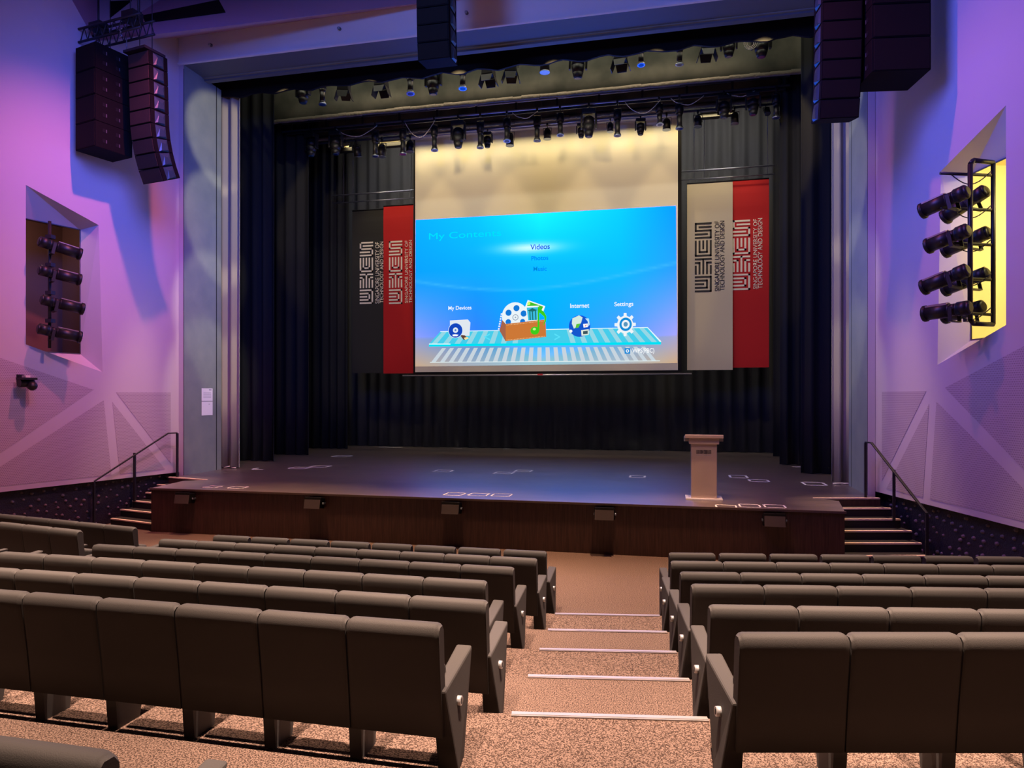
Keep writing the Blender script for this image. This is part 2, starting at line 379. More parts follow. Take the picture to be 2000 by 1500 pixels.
# ------------------------------------------------------------------ side walls
def wallpt(sign, k, off, z):
    nx = 1 / math.hypot(1, .245); ny = .245 * nx
    x = 3.62 + .245 * k + off * nx; y = 13.8 - k + off * ny
    return Vector((x if sign > 0 else 2 * CX - x, y, z))
NICHE_OUT = [(1.80, 3.13), (3.22, 3.60), (3.22, 6.55), (1.88, 6.11)]
VTX = (1.95, 9.8)          # facet corner where ceiling folds meet the wall
def side_wall(sign):
    nm = 'wall_right' if sign > 0 else 'wall_left'
    P = lambda k, z, off=0: wallpt(sign, k, off, z)
    m = MB()
    outer = [(0, .92), (16, .92), (16, 11.2), (3.0, 11.2), VTX, (0, 10.8)]
    m.use(plaster).holed([P(k, z) for k, z in outer], [[P(k, z) for k, z in NICHE_OUT]])
    # underside of the wall lining
    m.poly([P(0, .92), P(16, .92), P(16, .92, .14), P(0, .92, .14)])
    # splayed reveal
    inn = [(2.02, 3.50), (3.25, 3.50), (3.25, 6.02), (2.02, 6.02)]
    for i in range(4):
        j = (i + 1) % 4; m.poly([P(*NICHE_OUT[i]), P(*NICHE_OUT[j]), P(*inn[j], .38), P(*inn[i], .38)])
    w_ = structure(m.build(nm, plaster))
    # perforated panels
    for pl in ([(.28, 2.72), (1.52, 2.72), (.28, 1.14)], [(1.60, 2.52), (.42, 1.02), (1.44, 1.02)],
               [(1.78, 2.56), (1.62, 1.02), (4.2, 1.02)], [(1.98, 2.77), (7.5, 4.63), (7.5, 1.02), (4.5, 1.02)]):
        a = [P(k, z, -.001) for k, z in pl]; b = [P(k, z, -.004) for k, z in pl]
        q = MB(); q.hexa(a, b); q.build('perforated_panel', perf_m, w_)
    # room behind the niche
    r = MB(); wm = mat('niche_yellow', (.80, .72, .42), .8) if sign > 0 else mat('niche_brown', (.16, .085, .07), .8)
    c = [(1.6, 3.3), (4.6, 3.3), (4.6, 6.3), (1.6, 6.3)]
    fr = [P(k, z, .39) for k, z in c]; bk = [P(k, z, 1.7) for k, z in c]
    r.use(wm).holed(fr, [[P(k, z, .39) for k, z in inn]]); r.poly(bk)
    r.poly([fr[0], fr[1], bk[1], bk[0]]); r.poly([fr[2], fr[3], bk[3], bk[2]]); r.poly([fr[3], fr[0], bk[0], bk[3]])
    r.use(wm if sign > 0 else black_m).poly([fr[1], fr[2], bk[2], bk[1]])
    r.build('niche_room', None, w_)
    fb = MB()
    for i in range(4):
        j = (i + 1) % 4; a = P(*inn[i], .375); b = P(*inn[j], .375); fb.cyl(a, b, .012, seg=6)
    fb.build('niche_frame', darkgrey, w_)
    # studded base
    bs = MB(); bs.use(stud_m); bs.poly([P(-.1, 0, .14), P(16, 0, .14), P(16, .93, .14), P(-.1, .93, .14)])
    bs.use(stud_top); rnd = random.Random(3 + sign)
    nin = (P(1, 0, 0) - P(1, 0, 1)).normalized()
    for k in range(26):
        for l in range(7):
            kk = .25 + k * .20 + rnd.uniform(-.06, .06) + (l % 2) * .1; zz = .08 + l * .125 + rnd.uniform(-.03, .03)
            if rnd.random() < .2: continue
            bs.dome(P(kk, zz, .14), nin, rnd.uniform(.022, .034), 7, 2, 1.2)
    structure(bs.build('baseboard_right' if sign > 0 else 'baseboard_left'))
side_wall(1); side_wall(-1)
light('AREA', 'niche_lamp', tuple(wallpt(1, 3.6, 1.0, 6.2)), tuple(wallpt(1, 3.0, 1.5, 4.5)), 75, (1, .86, .45), .5)
light('AREA', 'niche_lamp', tuple(wallpt(-1, 3.3, .8, 6.2)), tuple(wallpt(-1, 2.0, 1.4, 4.4)), 12, (1, .6, .5), .4)

# proscenium wall, jambs, header
JX = 7.1; HZ = 10.13
def sx(sign, x): return CX + sign * x
for sign in (1, -1):
    m = MB()
    xs = sx(sign, JX); xo = sx(sign, JX + .13)
    m.use(plaster)
    m.poly([(xs, 13.7, 0 if sign < 0 else 0), (xo, 13.72, 0), (xo, 13.72, 10.8), (xs, 13.7, 10.8)])
    m.poly([(xo, 13.72, 0), wallpt(sign, 0, 0, 0), wallpt(sign, 0, 0, 10.8), (xo, 13.72, 10.8)])
    structure(m.build('trim_%d' % (6 if sign > 0 else 7)))
    j = MB(); j.use(grey_paint)
    j.poly([(xs, 13.72, ST), (xs, 14.86, ST), (xs, 14.86, HZ), (xs, 13.72, HZ)])
    j.use(black_m).b2((xs, 14.86, ST), (xs + sign * .05, 14.89, HZ))
    j.use(grey_paint).b2((xs - 0 * sign, 14.89, ST), (xs + sign * .06, 15.06, HZ))
    structure(j.build('trim_%d' % (8 if sign > 0 else 9)))
h = MB(); h.use(fascia_m)
x0, x1 = sx(-1, JX + .13), sx(1, JX + .13)
h.b2((x0, 13.7, HZ), (x1, 13.95, 10.8))
h.b2((x0, 13.66, HZ), (x1, 13.70, HZ + .035))
structure(h.build('wall_front'))
h = MB(); h.use(darkgrey).b2((sx(-1, JX), 13.72, HZ), (sx(1, JX), 14.36, HZ + .12))
h.use(grey_paint); h.b2((sx(-1, JX), 14.36, HZ - .02), (sx(1, JX), 14.42, HZ + .2))
h.use(darkgrey); h.b2((sx(-1, JX), 14.42, HZ - .06), (sx(1, JX), 14.56, HZ + .3))
structure(h.build('trim_10'))

# ceiling of folded facets
def ceiling():
    m = MB()
    def facet(pts, mt, holes=()): m.use(mt); m.holed(pts, holes)
    for sign in (1, -1):
        V = wallpt(sign, *(VTX[0], 0, VTX[1])); A = wallpt(sign, 0, 0, 10.8)
        q = lambda x, y, z: Vector((x if sign > 0 else 2 * CX - x, y, z))
        F = Vector((CX, 13.7, 10.8)); D = wallpt(sign, 3.0, 0, 11.2)
        _a = onZ(318, -4, 11.35); _b = onZ(192, -8, 11.35); B1 = Vector((_a.x if sign < 0 else 2 * CX - _a.x, _a.y, _a.z)); B2 = Vector((_b.x if sign < 0 else 2 * CX - _b.x, _b.y, _b.z)); G = Vector((CX, 10.0, 11.35)); E2 = wallpt(sign, 16, 0, 11.2)
        # maroon facet in two planes
        m.use(maroon); m.poly([A, F, V]); 
        # facet V-F-G-B1 approximated by two triangles with a black plate for the slot shade under it
        m.poly([V, F, B1]); m.poly([F, G, B1])
        m.use(plaster); m.poly([V, B1, B2])
        m.use(maroon); m.poly([V, B2, D])
        m.use(maroon); m.poly([D, B2, q(2 * CX - _b.x, -3, 11.35), E2]); m.poly([B2, B1, q(2 * CX - _a.x, -3, 11.35), q(2 * CX - _b.x, -3, 11.35)]); m.poly([B1, G, Vector((CX, -3, 11.35)), q(2 * CX - _a.x, -3, 11.35)])
    structure(m.build('ceiling'))
ceiling()
# back of the hall and stage shell
b = MB(); b.use(black_m); b.poly([(-16, -3, 0), (9, -3, 0), (9, -3, 11.4), (-16, -3, 11.4)]); structure(b.build('wall_rear'))
b = MB(); b.use(black_m)
b.poly([(-15.7, 24, ST), (8.5, 24, ST), (8.5, 24, 14), (-15.7, 24, 14)])
structure(b.build('wall_back'))
for sgn, nm in ((1, 'wall_stage_right'), (-1, 'wall_stage_left')):
    b = MB(); b.use(black_m); X = sx(sgn, 12.1)
    b.poly([(X, 15.1, ST), (X, 24, ST), (X, 24, 14), (X, 15.1, 14)]); b.poly([(X, 15.1, ST), (sx(sgn, JX + .07), 15.1, ST), (sx(sgn, JX + .07), 15.1, 14), (X, 15.1, 14)])
    structure(b.build(nm))

# ------------------------------------------------------------------ seats
def make_back(pitch, gap=.004):
    m = MB(); hw = pitch / 2 - gap
    # padded back, leaning slightly, as a smooth profile
    prof = [(.075, .20), (.045, .45), (.006, .72), (.0, .75), (.005, .796), (.028, .814), (.075, .812), (.10, .785), (.103, .75), (.125, .5), (.155, .20)]
    k = len(prof)
    xs = [-hw, -hw + .012, -hw + .03, hw - .03, hw - .012, hw]; ins = [.022, .006, 0, 0, .006, .022]
    cy = .07; n = 0
    for x, i_ in zip(xs, ins):
        for (y, z) in prof:
            sc = 1 - i_ / .07 * .6
            m.v.append(Vector((x, cy + (y - cy) * sc + (0), min(z, z if z < .7 else z - i_ * .8))))
    m.smooth = True
    for a in range(len(xs) - 1):
        for i in range(k):
            j = (i + 1) % k; m.face([a * k + i, (a + 1) * k + i, (a + 1) * k + j, a * k + j][::-1])
    m.smooth = False
    m.face([i for i in range(k)]); m.face([(len(xs) - 1) * k + i for i in reversed(range(k))])
    return m
def make_seat(pitch, endside=0, gap=.004):
    """seat facing +y, origin on the tier floor below the back's rear edge; endside -1/+1 adds the aisle panel"""
    t = empty('theatre_seat')
    make_back(pitch, gap).build('backrest', seat_m, t)
    c = MB(); c.hexa([(-pitch / 2 + .05, .17, .22), (pitch / 2 - .05, .17, .22), (pitch / 2 - .05, .27, .24), (-pitch / 2 + .05, .27, .24)],
                     [(-pitch / 2 + .05, .19, .54), (pitch / 2 - .05, .19, .54), (pitch / 2 - .05, .30, .52), (-pitch / 2 + .05, .30, .52)])
    c.build('seat_cushion', seat_m, t, bevel=.03, seg=3)
    # shared leg and armrest on the left boundary
    def support(x, w=.035):
        p = MB(); p.hexa([(x - w, .14, 0), (x + w, .14, 0), (x + w, .32, 0), (x - w, .32, 0)], [(x - w, .10, .46), (x + w, .10, .46), (x + w, .40, .46), (x - w, .40, .46)])
        p.build('leg', seat_shell, t)
        p = MB(); p.hexa([(x - .03, .12, .46), (x + .03, .12, .46), (x + .035, .52, .47), (x - .035, .52, .47)], [(x - .028, .12, .49), (x + .028, .12, .49), (x + .035, .52, .505), (x - .035, .52, .505)])
        p.build('armrest', seat_m, t, bevel=.008)
    if endside != -1: support(-pitch / 2)
    if endside:
        e = endside; x = e * pitch / 2
        p = MB()
        def X(v): return x + e * v
        loops = [[(X(-.035), .13, 0), (X(.045), .13, 0), (X(.04), .30, 0), (X(-.03), .30, 0)],
                 [(X(-.045), .06, .465), (X(.03), .06, .465), (X(.045), .36, .482), (X(-.045), .36, .482)]]
        # rear block and tapering nose
        A = [(X(-.06), .06, .455), (X(.015), .06, .455), (X(.0), .63, .50), (X(-.10), .63, .50)]
        Bm = [(X(-.05), .13, 0), (X(.07), .13, 0), (X(.045), .31, 0), (X(-.06), .31, 0)]
        if e < 0: A = A[::-1]; Bm = Bm[::-1]
        p.hexa(Bm, A)
        p.build('end_panel', seat_shell if False else seat_m, t, bevel=.012)
        d = MB(); d.use(mat('number_plate', (.5, .5, .5), .35, .5)); cpt = Vector((X(.030), .25, .33))
        d.cyl(cpt - Vector((e * .02, 0, 0)), cpt + Vector((e * .018, 0, 0)), .026, seg=16); d.use(print_black)
        d.b2((X(.047), .243, .315), (X(.050), .257, .345))
        d.build('number_plate', None, t)
    return t
def place_row(x, y, z, ang, pitch, n, first_end, labels, group, gap=.004):
    """n seats from the aisle end; direction ang; first_end = which local side faces the aisle (+1 right, -1 left)"""
    proto_end = make_seat(pitch, first_end, gap); proto = None
    d = Vector((math.cos(ang), math.sin(ang), 0)); sgn = -first_end
    for i in range(n):
        if i == 0: o = proto_end
        elif proto is None: proto = make_seat(pitch, 0, gap); o = proto
        else: o = copy_tree(proto)
        c = Vector((x, y, z)) + d * sgn * (pitch * (i + .5))
        o.location = c; o.rotation_euler = (0, 0, ang); o['label'] = labels(i); o['category'] = 'seat'; o['group'] = group
ROWW = ['front', 'second', 'third', 'fourth', 'fifth', 'nearest']
cen = [(-1.39, 8.05, .561, 8), (-1.35, 7.13, .508, 9), (-1.39, 6.20, .509, 9), (-1.39, 5.22, .52, 9), (-1.14, 4.29, .527, 9), (-1.16, 3.42, .527, 7)]
for i, (x, y, p, n) in enumerate(cen):
    place_row(x, y, RISE * i, 0, p, n, 1, lambda k, i=i: 'dark grey theatre seat, %s row of the centre block, %s seat from the aisle steps' % (ROWW[i], ORD[k]), 'seats of the centre block', .024 if i == 0 else .004)
rig = [(-.02, 8.30, .580, 8), (.02, 7.33, .534, 9), (.10, 6.37, .530, 8), (.17, 5.48, .546, 7), (.25, 4.51, .548, 6), (.34, 3.61, .556, 4)]
AR = math.atan(.17)
for i, (x, y, p, n) in enumerate(rig):
    place_row(x, y, RISE * i, AR if i < 5 else R(12.5), p, n, -1, lambda k, i=i: 'dark grey theatre seat, %s row of the right block, %s seat from the aisle steps' % (ROWW[i], ORD[k]), 'seats of the right block', .026 if i == 0 else .004)
for i, (x, y, p, n) in enumerate([(-7.28, 8.27, .580, 6), (-7.30, 7.36, .534, 3), (-7.56, 6.42, .53, 1)]):
    place_row(x, y, RISE * i, -AR, p, n, 1, lambda k, i=i: 'dark grey theatre seat, %s row of the far left block, %s seat from its aisle' % (ROWW[i], ORD[k]), 'seats of the far left block')
place_row(-1.62, 1.70, RISE * 6, 0, .527, 2, 1, lambda k: 'dark grey theatre seat cut off by the bottom left corner' + (', its aisle end' if k == 0 else ', at the left edge'), 'seats behind the cross aisle')

# ------------------------------------------------------------------ curtains
def drape(name, xa, xb, y, z0, z1, pitch, amp, m, label, cat, group=None, seed=1, flare=0, parent=None):
    rnd = random.Random(seed); mb = MB(); mb.smooth = True
    nseg = max(8, int(abs(xb - xa) / pitch * 8)); rows = 7
    ph = 0; base = []
    phs = []; a_ = 0
    for i in range(nseg + 1):
        a_ += 2 * math.pi / 8 * rnd.uniform(.6, 1.4); phs.append((a_, rnd.uniform(.6, 1.15)))
    for side in (0, 1):
        for j in range(rows + 1):
            z = z0 + (z1 - z0) * j / rows
            for i in range(nseg + 1):
                x = xa + (xb - xa) * i / nseg
                k, g = phs[i]
                yy = y + math.sin(k + .12 * math.sin(j * .7 + seed)) * amp * g * (1 - .15 * j / rows) + side * .018
                mb.v.append(Vector((x + flare * (1 - j / rows) * (i / nseg), yy, z)))
    W = nseg + 1; off = (rows + 1) * W
    for j in range(rows):
        for i in range(nseg):
            a = j * W + i; mb.face([a, a + 1, a + W + 1, a + W]); mb.face([off + a, off + a + W, off + a + W + 1, off + a + 1])
        for i in (0, nseg):
            a = j * W + i; mb.face([a, a + W, off + a + W, off + a])
    for i in range(nseg):
        mb.face([i, off + i, off + i + 1, i + 1]); a = rows * W + i; mb.face([a, a + 1, off + a + 1, off + a])
    o = mb.build(name, m, parent)
    return tag(o, label, cat, group)
drape('backdrop_curtain', -15.0, 7.6, 23.2, ST + .01, 13.6, .42, .07, backdrop_m, 'full-width black pleated backdrop curtain closing the rear of the stage', 'curtain', None, 5)
LEG = 'black wing curtains'
drape('wing_curtain', -14.6, -10.55, 17.2, ST + .01, 13, .34, .08, black_cloth, 'black wing curtain on the left, nearest to the grey house curtain', 'curtain', LEG, 11)
drape('wing_curtain', -14.8, -10.62, 19.2, ST + .01, 13, .34, .08, black_cloth, 'black wing curtain on the left, middle one of three', 'curtain', LEG, 12)
drape('wing_curtain', -15.0, -10.62, 21.8, ST + .01, 13, .30, .08, black_cloth, 'black wing curtain on the left, rearmost beside the black banner', 'curtain', LEG, 13)
drape('wing_curtain', 2.98, 7.0, 17.2, ST + .01, 13, .34, .08, black_cloth, 'black wing curtain on the right, nearest to the grey house curtain', 'curtain', LEG, 14)
drape('wing_curtain', 2.82, 7.2, 19.3, ST + .01, 13, .34, .08, black_cloth, 'black wing curtain on the right, middle one of three', 'curtain', LEG, 15)
drape('wing_curtain', 3.0, 7.4, 21.8, ST + .01, 13, .34, .08, black_cloth, 'black wing curtain on the right, rearmost beside the red banner', 'curtain', LEG, 16)
for sgn, xa, xb, lab in ((-1, -11.9, -10.40, 'grey house curtain gathered behind the left side of the stage opening'), (1, 3.26, 4.3, 'grey house curtain gathered behind the right side of the stage opening')):
    t = drape('house_curtain', xa, xb, 15.38, ST + .03, 11.5, .22, .085, house_cloth, lab, 'curtain', 'grey house curtains', 21 + sgn)
    q = MB(); q.smooth = True; rnd = random.Random(4)
    px = xa if sgn < 0 else xb
    for i in range(7):
        x = xa + (xb - xa) * (i + .5) / 7; q.cyl((x - .09, 15.28 + rnd.uniform(-.05, .05), ST + .015), (x + .09, 15.26 + rnd.uniform(-.05, .05), ST + .015 + rnd.uniform(0, .05)), .014, seg=6)
    q.build('curtain_hem', cream, t)
# borders
bd = empty('border_curtain', (CX, 15.25, 10.05), 0, 'black border curtain behind the top of the stage opening', 'curtain')
mb = MB(); nn = 90; rnd = random.Random(2)
top = []; bot = []
for i in range(nn + 1):
    x = -7.4 + 14.8 * i / nn; bot.append((x, 0, -.02 + .05 * math.sin(i * 1.1) * rnd.uniform(.3, 1)))
for i in range(nn):
    (xa, _, za), (xb, _, zb) = bot[i], bot[i + 1]
    mb.hexa([(xa, -.03, za), (xb, -.03, zb), (xb, .03, zb), (xa, .03, za)], [(xa, -.03, 3), (xb, -.03, 3), (xb, .03, 3), (xa, .03, 3)])
mb.build('cloth', black_m, bd)
def border(y, z, xa, xb, lab, seed):
    t = empty('border_curtain', ((xa + xb) / 2, y, z), 0, lab, 'curtain'); L = (xb - xa) / 2
    d = drape('cloth', -L, L, 0, .05, 3, 1.1, .012, olive_cloth, None, None, None, seed, 0, t)
    q = MB(); n_ = 60; rnd = random.Random(seed); pr = None; q.smooth = True
    for i in range(n_):
        a = -L + 2 * L * i / n_; b_ = -L + 2 * L * (i + 1) / n_
        q.cyl((a, -.03, .05 + rnd.uniform(-.008, .008)), (b_, -.03, .05 + rnd.uniform(-.008, .008)), rnd.uniform(.055, .07), seg=8, cap=False)
    q.build('hem', hem_m, t)
border(18.2, 10.54, -11.3, 3.15, 'dark olive border curtain hanging behind the front row of stage lights', 31)
border(20.05, 10.66, -10.9, 2.95, 'dark olive border curtain hanging behind the middle row of stage lights', 32)

# ------------------------------------------------------------------ projection screen
SY = 20.5
scr = empty('projection_screen', (CX - .12, SY, 3.3), 0, 'large white projection screen showing a blue media menu', 'projection screen')
so = Vector(scr.location)
def SP(x, y, dy=0.): p = onY(x, y, SY); return Vector((p.x, SY + dy, p.z)) - so
m = MB(); m.b2(tuple(SP(811, 727)), tuple(Vector((SP(1324, 727).x, .02, 10.72 - so.z)))); m.build('screen_fabric', screen_m, scr)
MB().b2((SP(809, 727).x - .02, .012, SP(811, 730).z), (SP(811, 727).x, .03, 10.72 - so.z)).build('screen_edge', black_m, scr)
m = MB(); m.b2((SP(1324, 727).x, .012, SP(811, 730).z), (SP(1324, 727).x + .10, .03, 10.72 - so.z)); m.build('screen_edge', black_m, scr)
m = MB(); m.b2((SP(811, 727).x, .0, SP(811, 731).z + .005), (SP(1325, 727).x, .03, SP(811, 727).z)); m.build('black_hem', black_m, scr)
m = MB(); m.cyl((SP(786, 733).x, .02, SP(1060, 732).z), (SP(1351, 731).x, .02, SP(1060, 732).z), .022, seg=10); m.use(mat('bar_steel', (.7, .7, .72), .3, .6)); m.build('bottom_bar', None, scr)
MB().b2((SP(1050, 731).x, -.03, SP(1050, 733).z), (SP(1060, 731).x, .0, SP(1050, 730).z)).build('red_maker_mark', mat('red_dot', (.8, .05, .05), .5), scr)
m = MB(); m.b2((SP(803, 727).x, -.16, 10.62 - so.z), (SP(1330, 727).x, .14, 11.0 - so.z)); m.build('screen_casing', mat('casing_white', (.55, .52, .58), .6), scr, bevel=.01)

for xw in (-3.4, 3.4): MB().cyl((xw, 0, 11.0 - so.z), (xw, 0, 13.9 - so.z), .008, seg=5).build('lifting_wire', metal_dark, scr)
# the projected picture
def emis(name, col, s_=1.0):
    if name in MATS: return MATS[name]
    m_ = bpy.data.materials.new(name); m_.use_nodes = True; nt = m_.node_tree; nt.nodes.clear()
    e = nt.nodes.new('ShaderNodeEmission'); o_ = nt.nodes.new('ShaderNodeOutputMaterial'); e.inputs[0].default_value = (*col, 1); e.inputs[1].default_value = s_
    nt.links.new(e.outputs[0], o_.inputs[0]); MATS[name] = m_; return m_
def lin(r, g, b_): return tuple(((c / 255) / 12.92 if c < 10.3 else (((c / 255) + .055) / 1.055) ** 2.4) for c in (r, g, b_))
def emis_attr(name):
    m_ = bpy.data.materials.new(name); m_.use_nodes = True; nt = m_.node_tree; nt.nodes.clear()
    e = nt.nodes.new('ShaderNodeEmission'); o_ = nt.nodes.new('ShaderNodeOutputMaterial'); a = nt.nodes.new('ShaderNodeVertexColor'); a.layer_name = 'picture'
    e.inputs[1].default_value = 1.15; nt.links.new(a.outputs[0], e.inputs[0]); nt.links.new(e.outputs[0], o_.inputs[0]); return m_
def mixc(a, b_, t): t = max(0, min(1, t)); return tuple(a[i] + (b_[i] - a[i]) * t for i in range(3))
def piccol(u, v):
    """sRGB colour of the menu's background; u,v 0..1 from the top left"""
    keys_top = [(0, (0, 165, 250)), (.25, (0, 190, 250)), (.5, (10, 245, 255)), (.8, (0, 200, 250)), (1, (0, 145, 240))]
    keys_mid = [(0, (0, 150, 255)), (.25, (0, 160, 245)), (.5, (0, 178, 240)), (.8, (0, 180, 245)), (1, (30, 150, 245))]
    keys_low = [(0, (130, 150, 215)), (.25, (50, 125, 210)), (.5, (0, 165, 230)), (.8, (70, 150, 220)), (1, (150, 155, 225))]
    keys_bot = [(0, (190, 160, 130)), (.2, (160, 165, 175)), (.5, (150, 190, 200)), (.8, (165, 175, 185)), (1, (195, 160, 125))]
    def g(ks):
        for (a, ca), (b_, cb) in zip(ks, ks[1:]):
            if u <= b_: return mixc(ca, cb, (u - a) / (b_ - a))
        return ks[-1][1]
    T, M_, L_, B_ = g(keys_top), g(keys_mid), g(keys_low), g(keys_bot)
    if v < .35: c = mixc(T, M_, v / .35)
    elif v < .78: c = mixc(M_, L_, (v - .35) / .43)
    else: c = mixc(L_, B_, (v - .78) / .22)
    # glow bar behind the selected entry
    gl = math.exp(-((u - .46) / .11) ** 2) * math.exp(-((v - .225) / .032) ** 2)
    c = mixc(c, (235, 255, 255), gl * .9)
    # faint swoosh
    sw = .40 + .10 * math.sin(u * 3.3 + .2)
    c = mixc(c, (80, 190, 250), .35 * math.exp(-((v - sw) / .01) ** 2) + .12 * (1 if v < sw else 0))
    return c
NX, NZ = 120, 72
C4 = [(812, 430), (1320, 402), (1323, 709), (811, 716)]
def PIC(u, v, dy):
    t = SP(*C4[0]).lerp(SP(*C4[1]), u); b_ = SP(*C4[3]).lerp(SP(*C4[2]), u); p = t.lerp(b_, v); p.y = dy; return p
pm = MB()
for j in range(NZ + 1):
    for i in range(NX + 1): pm.v.append(PIC(i / NX, j / NZ, -.004))
for j in range(NZ):
    for i in range(NX): a = j * (NX + 1) + i; pm.face([a, a + NX + 1, a + NX + 2, a + 1])
pic = pm.build('projected_picture', emis_attr('projected_menu'), scr)
ca = pic.data.color_attributes.new('picture', 'FLOAT_COLOR', 'POINT')
for j in range(NZ + 1):
    for i in range(NX + 1):
        ca.data[j * (NX + 1) + i].color = (lambda c: (c[0], c[1], c[2] * (1 + 4 * min(1, max(0, (c[2] - .6) / .3))), 1))(lin(*piccol(i / NX, j / NZ)))
def E_(r, g, b_): return emis('light_%d_%d_%d' % (r, g, b_), lin(r, g, b_))
def PP(x, y, k): return SP(x, y, -.004 - .002 * k)
def ptext(body, x0, y0, x1, y1, col, k=3, nm='caption', bold=.012):
    a = PP(x0, y1, k); c_ = PP(x1, y0, k)
    o_ = text_mesh(body, col, a.x, c_.x, a.z, c_.z, a.y, nm, pic, depth=0, bold=bold); return o_
W_ = E_(250, 252, 255)
ptext('My Contents', 838, 448, 979, 472, E_(0, 226, 240), 3, 'caption', 0)
ptext('Videos', 1036, 476, 1074, 488, E_(20, 70, 140))
ptext('Photos', 1038, 499, 1071, 509, E_(0, 130, 200))
ptext('Music', 1042, 520, 1068, 530, E_(0, 135, 205))
for b_, q in (('My Devices', (876, 597, 921, 608)), ('Internet', (1114, 592, 1151, 602)), ('Settings', (1200, 589, 1237, 601)), ('WPS(PBC)', (1235, 680, 1278, 692))):
    ptext(b_, *q, W_, 6)
# glass shelf with stripes
m = MB(); m.use(E_(70, 205, 235)).poly([PP(860, 648, 1), PP(1264, 640, 1), PP(1291, 668, 1), PP(838, 672, 1)])
m.use(E_(150, 215, 230))
for i in range(20):
    u0 = (i + .2) / 20; u1 = (i + .65) / 20
    if .38 < u0 < .56: continue
    T = lambda u: (860 + (1264 - 860) * u, 648 - 8 * u); B_ = lambda u: (838 + (1291 - 838) * u, 672 - 4 * u)
    m.poly([PP(*T(u0), 2), PP(*T(u1), 2), PP(*B_(u1), 2), PP(*B_(u0), 2)])
m.use(E_(230, 252, 255)).poly([PP(860, 647, 3), PP(1264, 639, 3), PP(1264, 640.4, 3), PP(860, 648.4, 3)])
m.poly([PP(1263, 639, 3), PP(1265, 639, 3), PP(1292, 667, 3), PP(1289, 668, 3)])
m.use(E_(0, 225, 245)).poly([PP(838, 672, 3), PP(1291, 668, 3), PP(1291, 673, 3), PP(838, 677, 3)])
m.use(E_(215, 250, 255)).poly([PP(838, 671, 4), PP(880, 671, 4), PP(880, 673, 4), PP(838, 673, 4)])
m.use(E_(200, 212, 222))
for i in range(26):
    u0 = (i + .1) / 26; u1 = (i + .6) / 26
    T = lambda u: (862 + (1266 - 862) * u, 680 - 3 * u); B_ = lambda u: (840 + (1289 - 840) * u, 708 - 3 * u)
    m.poly([PP(*T(u0), 1), PP(*T(u1), 1), PP(*B_(u1), 1), PP(*B_(u0), 1)])
m.use(E_(225, 240, 240)).poly([PP(840, 707, 2), PP(1289, 704, 2), PP(1289, 705.5, 2), PP(840, 708.5, 2)])
m.use(E_(90, 225, 250))
for x, s_ in ((950, 1), (1090, -1)):
    m.poly([PP(x - 5 * s_, 658, 4), PP(x + 7 * s_, 651, 4), PP(x + 7 * s_, 654, 4), PP(x - 1 * s_, 658, 4), PP(x + 7 * s_, 662, 4), PP(x + 7 * s_, 665, 4)])
m.build('menu_shelf', None, pic)
def PD(mb_, x, y, rx, k, r_in=0, ay=1.): mb_.disc(PP(x, y, k), rx / 64.3, r_in=r_in / 64.3, ay=ay)
# disc and tile
m = MB(); m.use(E_(225, 232, 240)).poly([PP(879, 626, 4), PP(914, 624, 4), PP(919, 630, 4), PP(917, 656, 4), PP(879, 655, 4)])
m.use(E_(95, 60, 50)).poly([PP(898, 654, 5), PP(908, 655, 5), PP(914, 661, 5), PP(906, 664, 5)]); m.use(E_(245, 225, 160)).poly([PP(906, 660, 6), PP(913, 658, 6), PP(916, 661, 6), PP(909, 664, 6)])
m.use(E_(215, 235, 250)); PD(m, 890, 645.5, 15.2, 6); m.use(E_(20, 70, 190)); PD(m, 890, 645.5, 14.2, 7)
m.use(E_(225, 235, 245)); PD(m, 890, 645, 5.4, 8); m.use(E_(90, 130, 200)); PD(m, 890, 645, 2, 9)
m.use(W_).poly([PP(884, 654, 9), PP(889, 653, 9), PP(896, 654, 9), PP(893, 657, 9), PP(885, 657, 9)])
m.build('disc_icon', None, pic)
# box with film reel, photographs and a note
m = MB()
m.use(E_(245, 250, 250)).poly([PP(1031, 586, 5), PP(1065, 598, 5), PP(1060, 612, 5), PP(1024, 604, 5)])
m.use(E_(70, 190, 40)).poly([PP(1033, 589, 6), PP(1061, 599, 6), PP(1057, 608, 6), PP(1028, 602, 6)])
m.use(E_(210, 250, 110)); PD(m, 1033, 593, 3, 7)
m.use(E_(235, 245, 250)); PD(m, 1006, 618, 26, 7, ay=1.05)
m.use(E_(20, 120, 215))
for x, y, r in ((993.5, 611, 6), (1009, 602, 6), (1023, 612.5, 6), (993, 629, 5.5), (1021, 628, 5)): PD(m, x, y, r, 8)
m.use(E_(150, 165, 185)); PD(m, 1007, 620, 6, 8, 4.6); PD(m, 1007, 620, 1.5, 8)
m.use(E_(245, 250, 250)).poly([PP(1026, 598, 9), PP(1053, 597, 9), PP(1052, 627, 9), PP(1031, 629, 9)])
m.use(E_(60, 190, 225)).poly([PP(1029, 601, 10), PP(1051, 600, 10), PP(1050, 625, 10), PP(1032, 626, 10)])
m.use(E_(30, 110, 110))
for x in (1034, 1039, 1045): m.poly([PP(x, 606, 11), PP(x + 2, 605, 11), PP(x + 3, 625, 11), PP(x + 1, 625, 11)])
m.poly([PP(1031, 607, 11), PP(1040, 602, 11), PP(1050, 606, 11), PP(1040, 609, 11)])
m.use(E_(165, 100, 75)).poly([PP(981, 625, 10), PP(988, 633, 10), PP(988, 667, 10), PP(976, 646, 10)])
m.use(E_(205, 120, 55)).poly([PP(988, 633, 11), PP(1066, 624, 11), PP(1067, 658, 11), PP(988, 666.5, 11)])
m.use(E_(250, 215, 160))
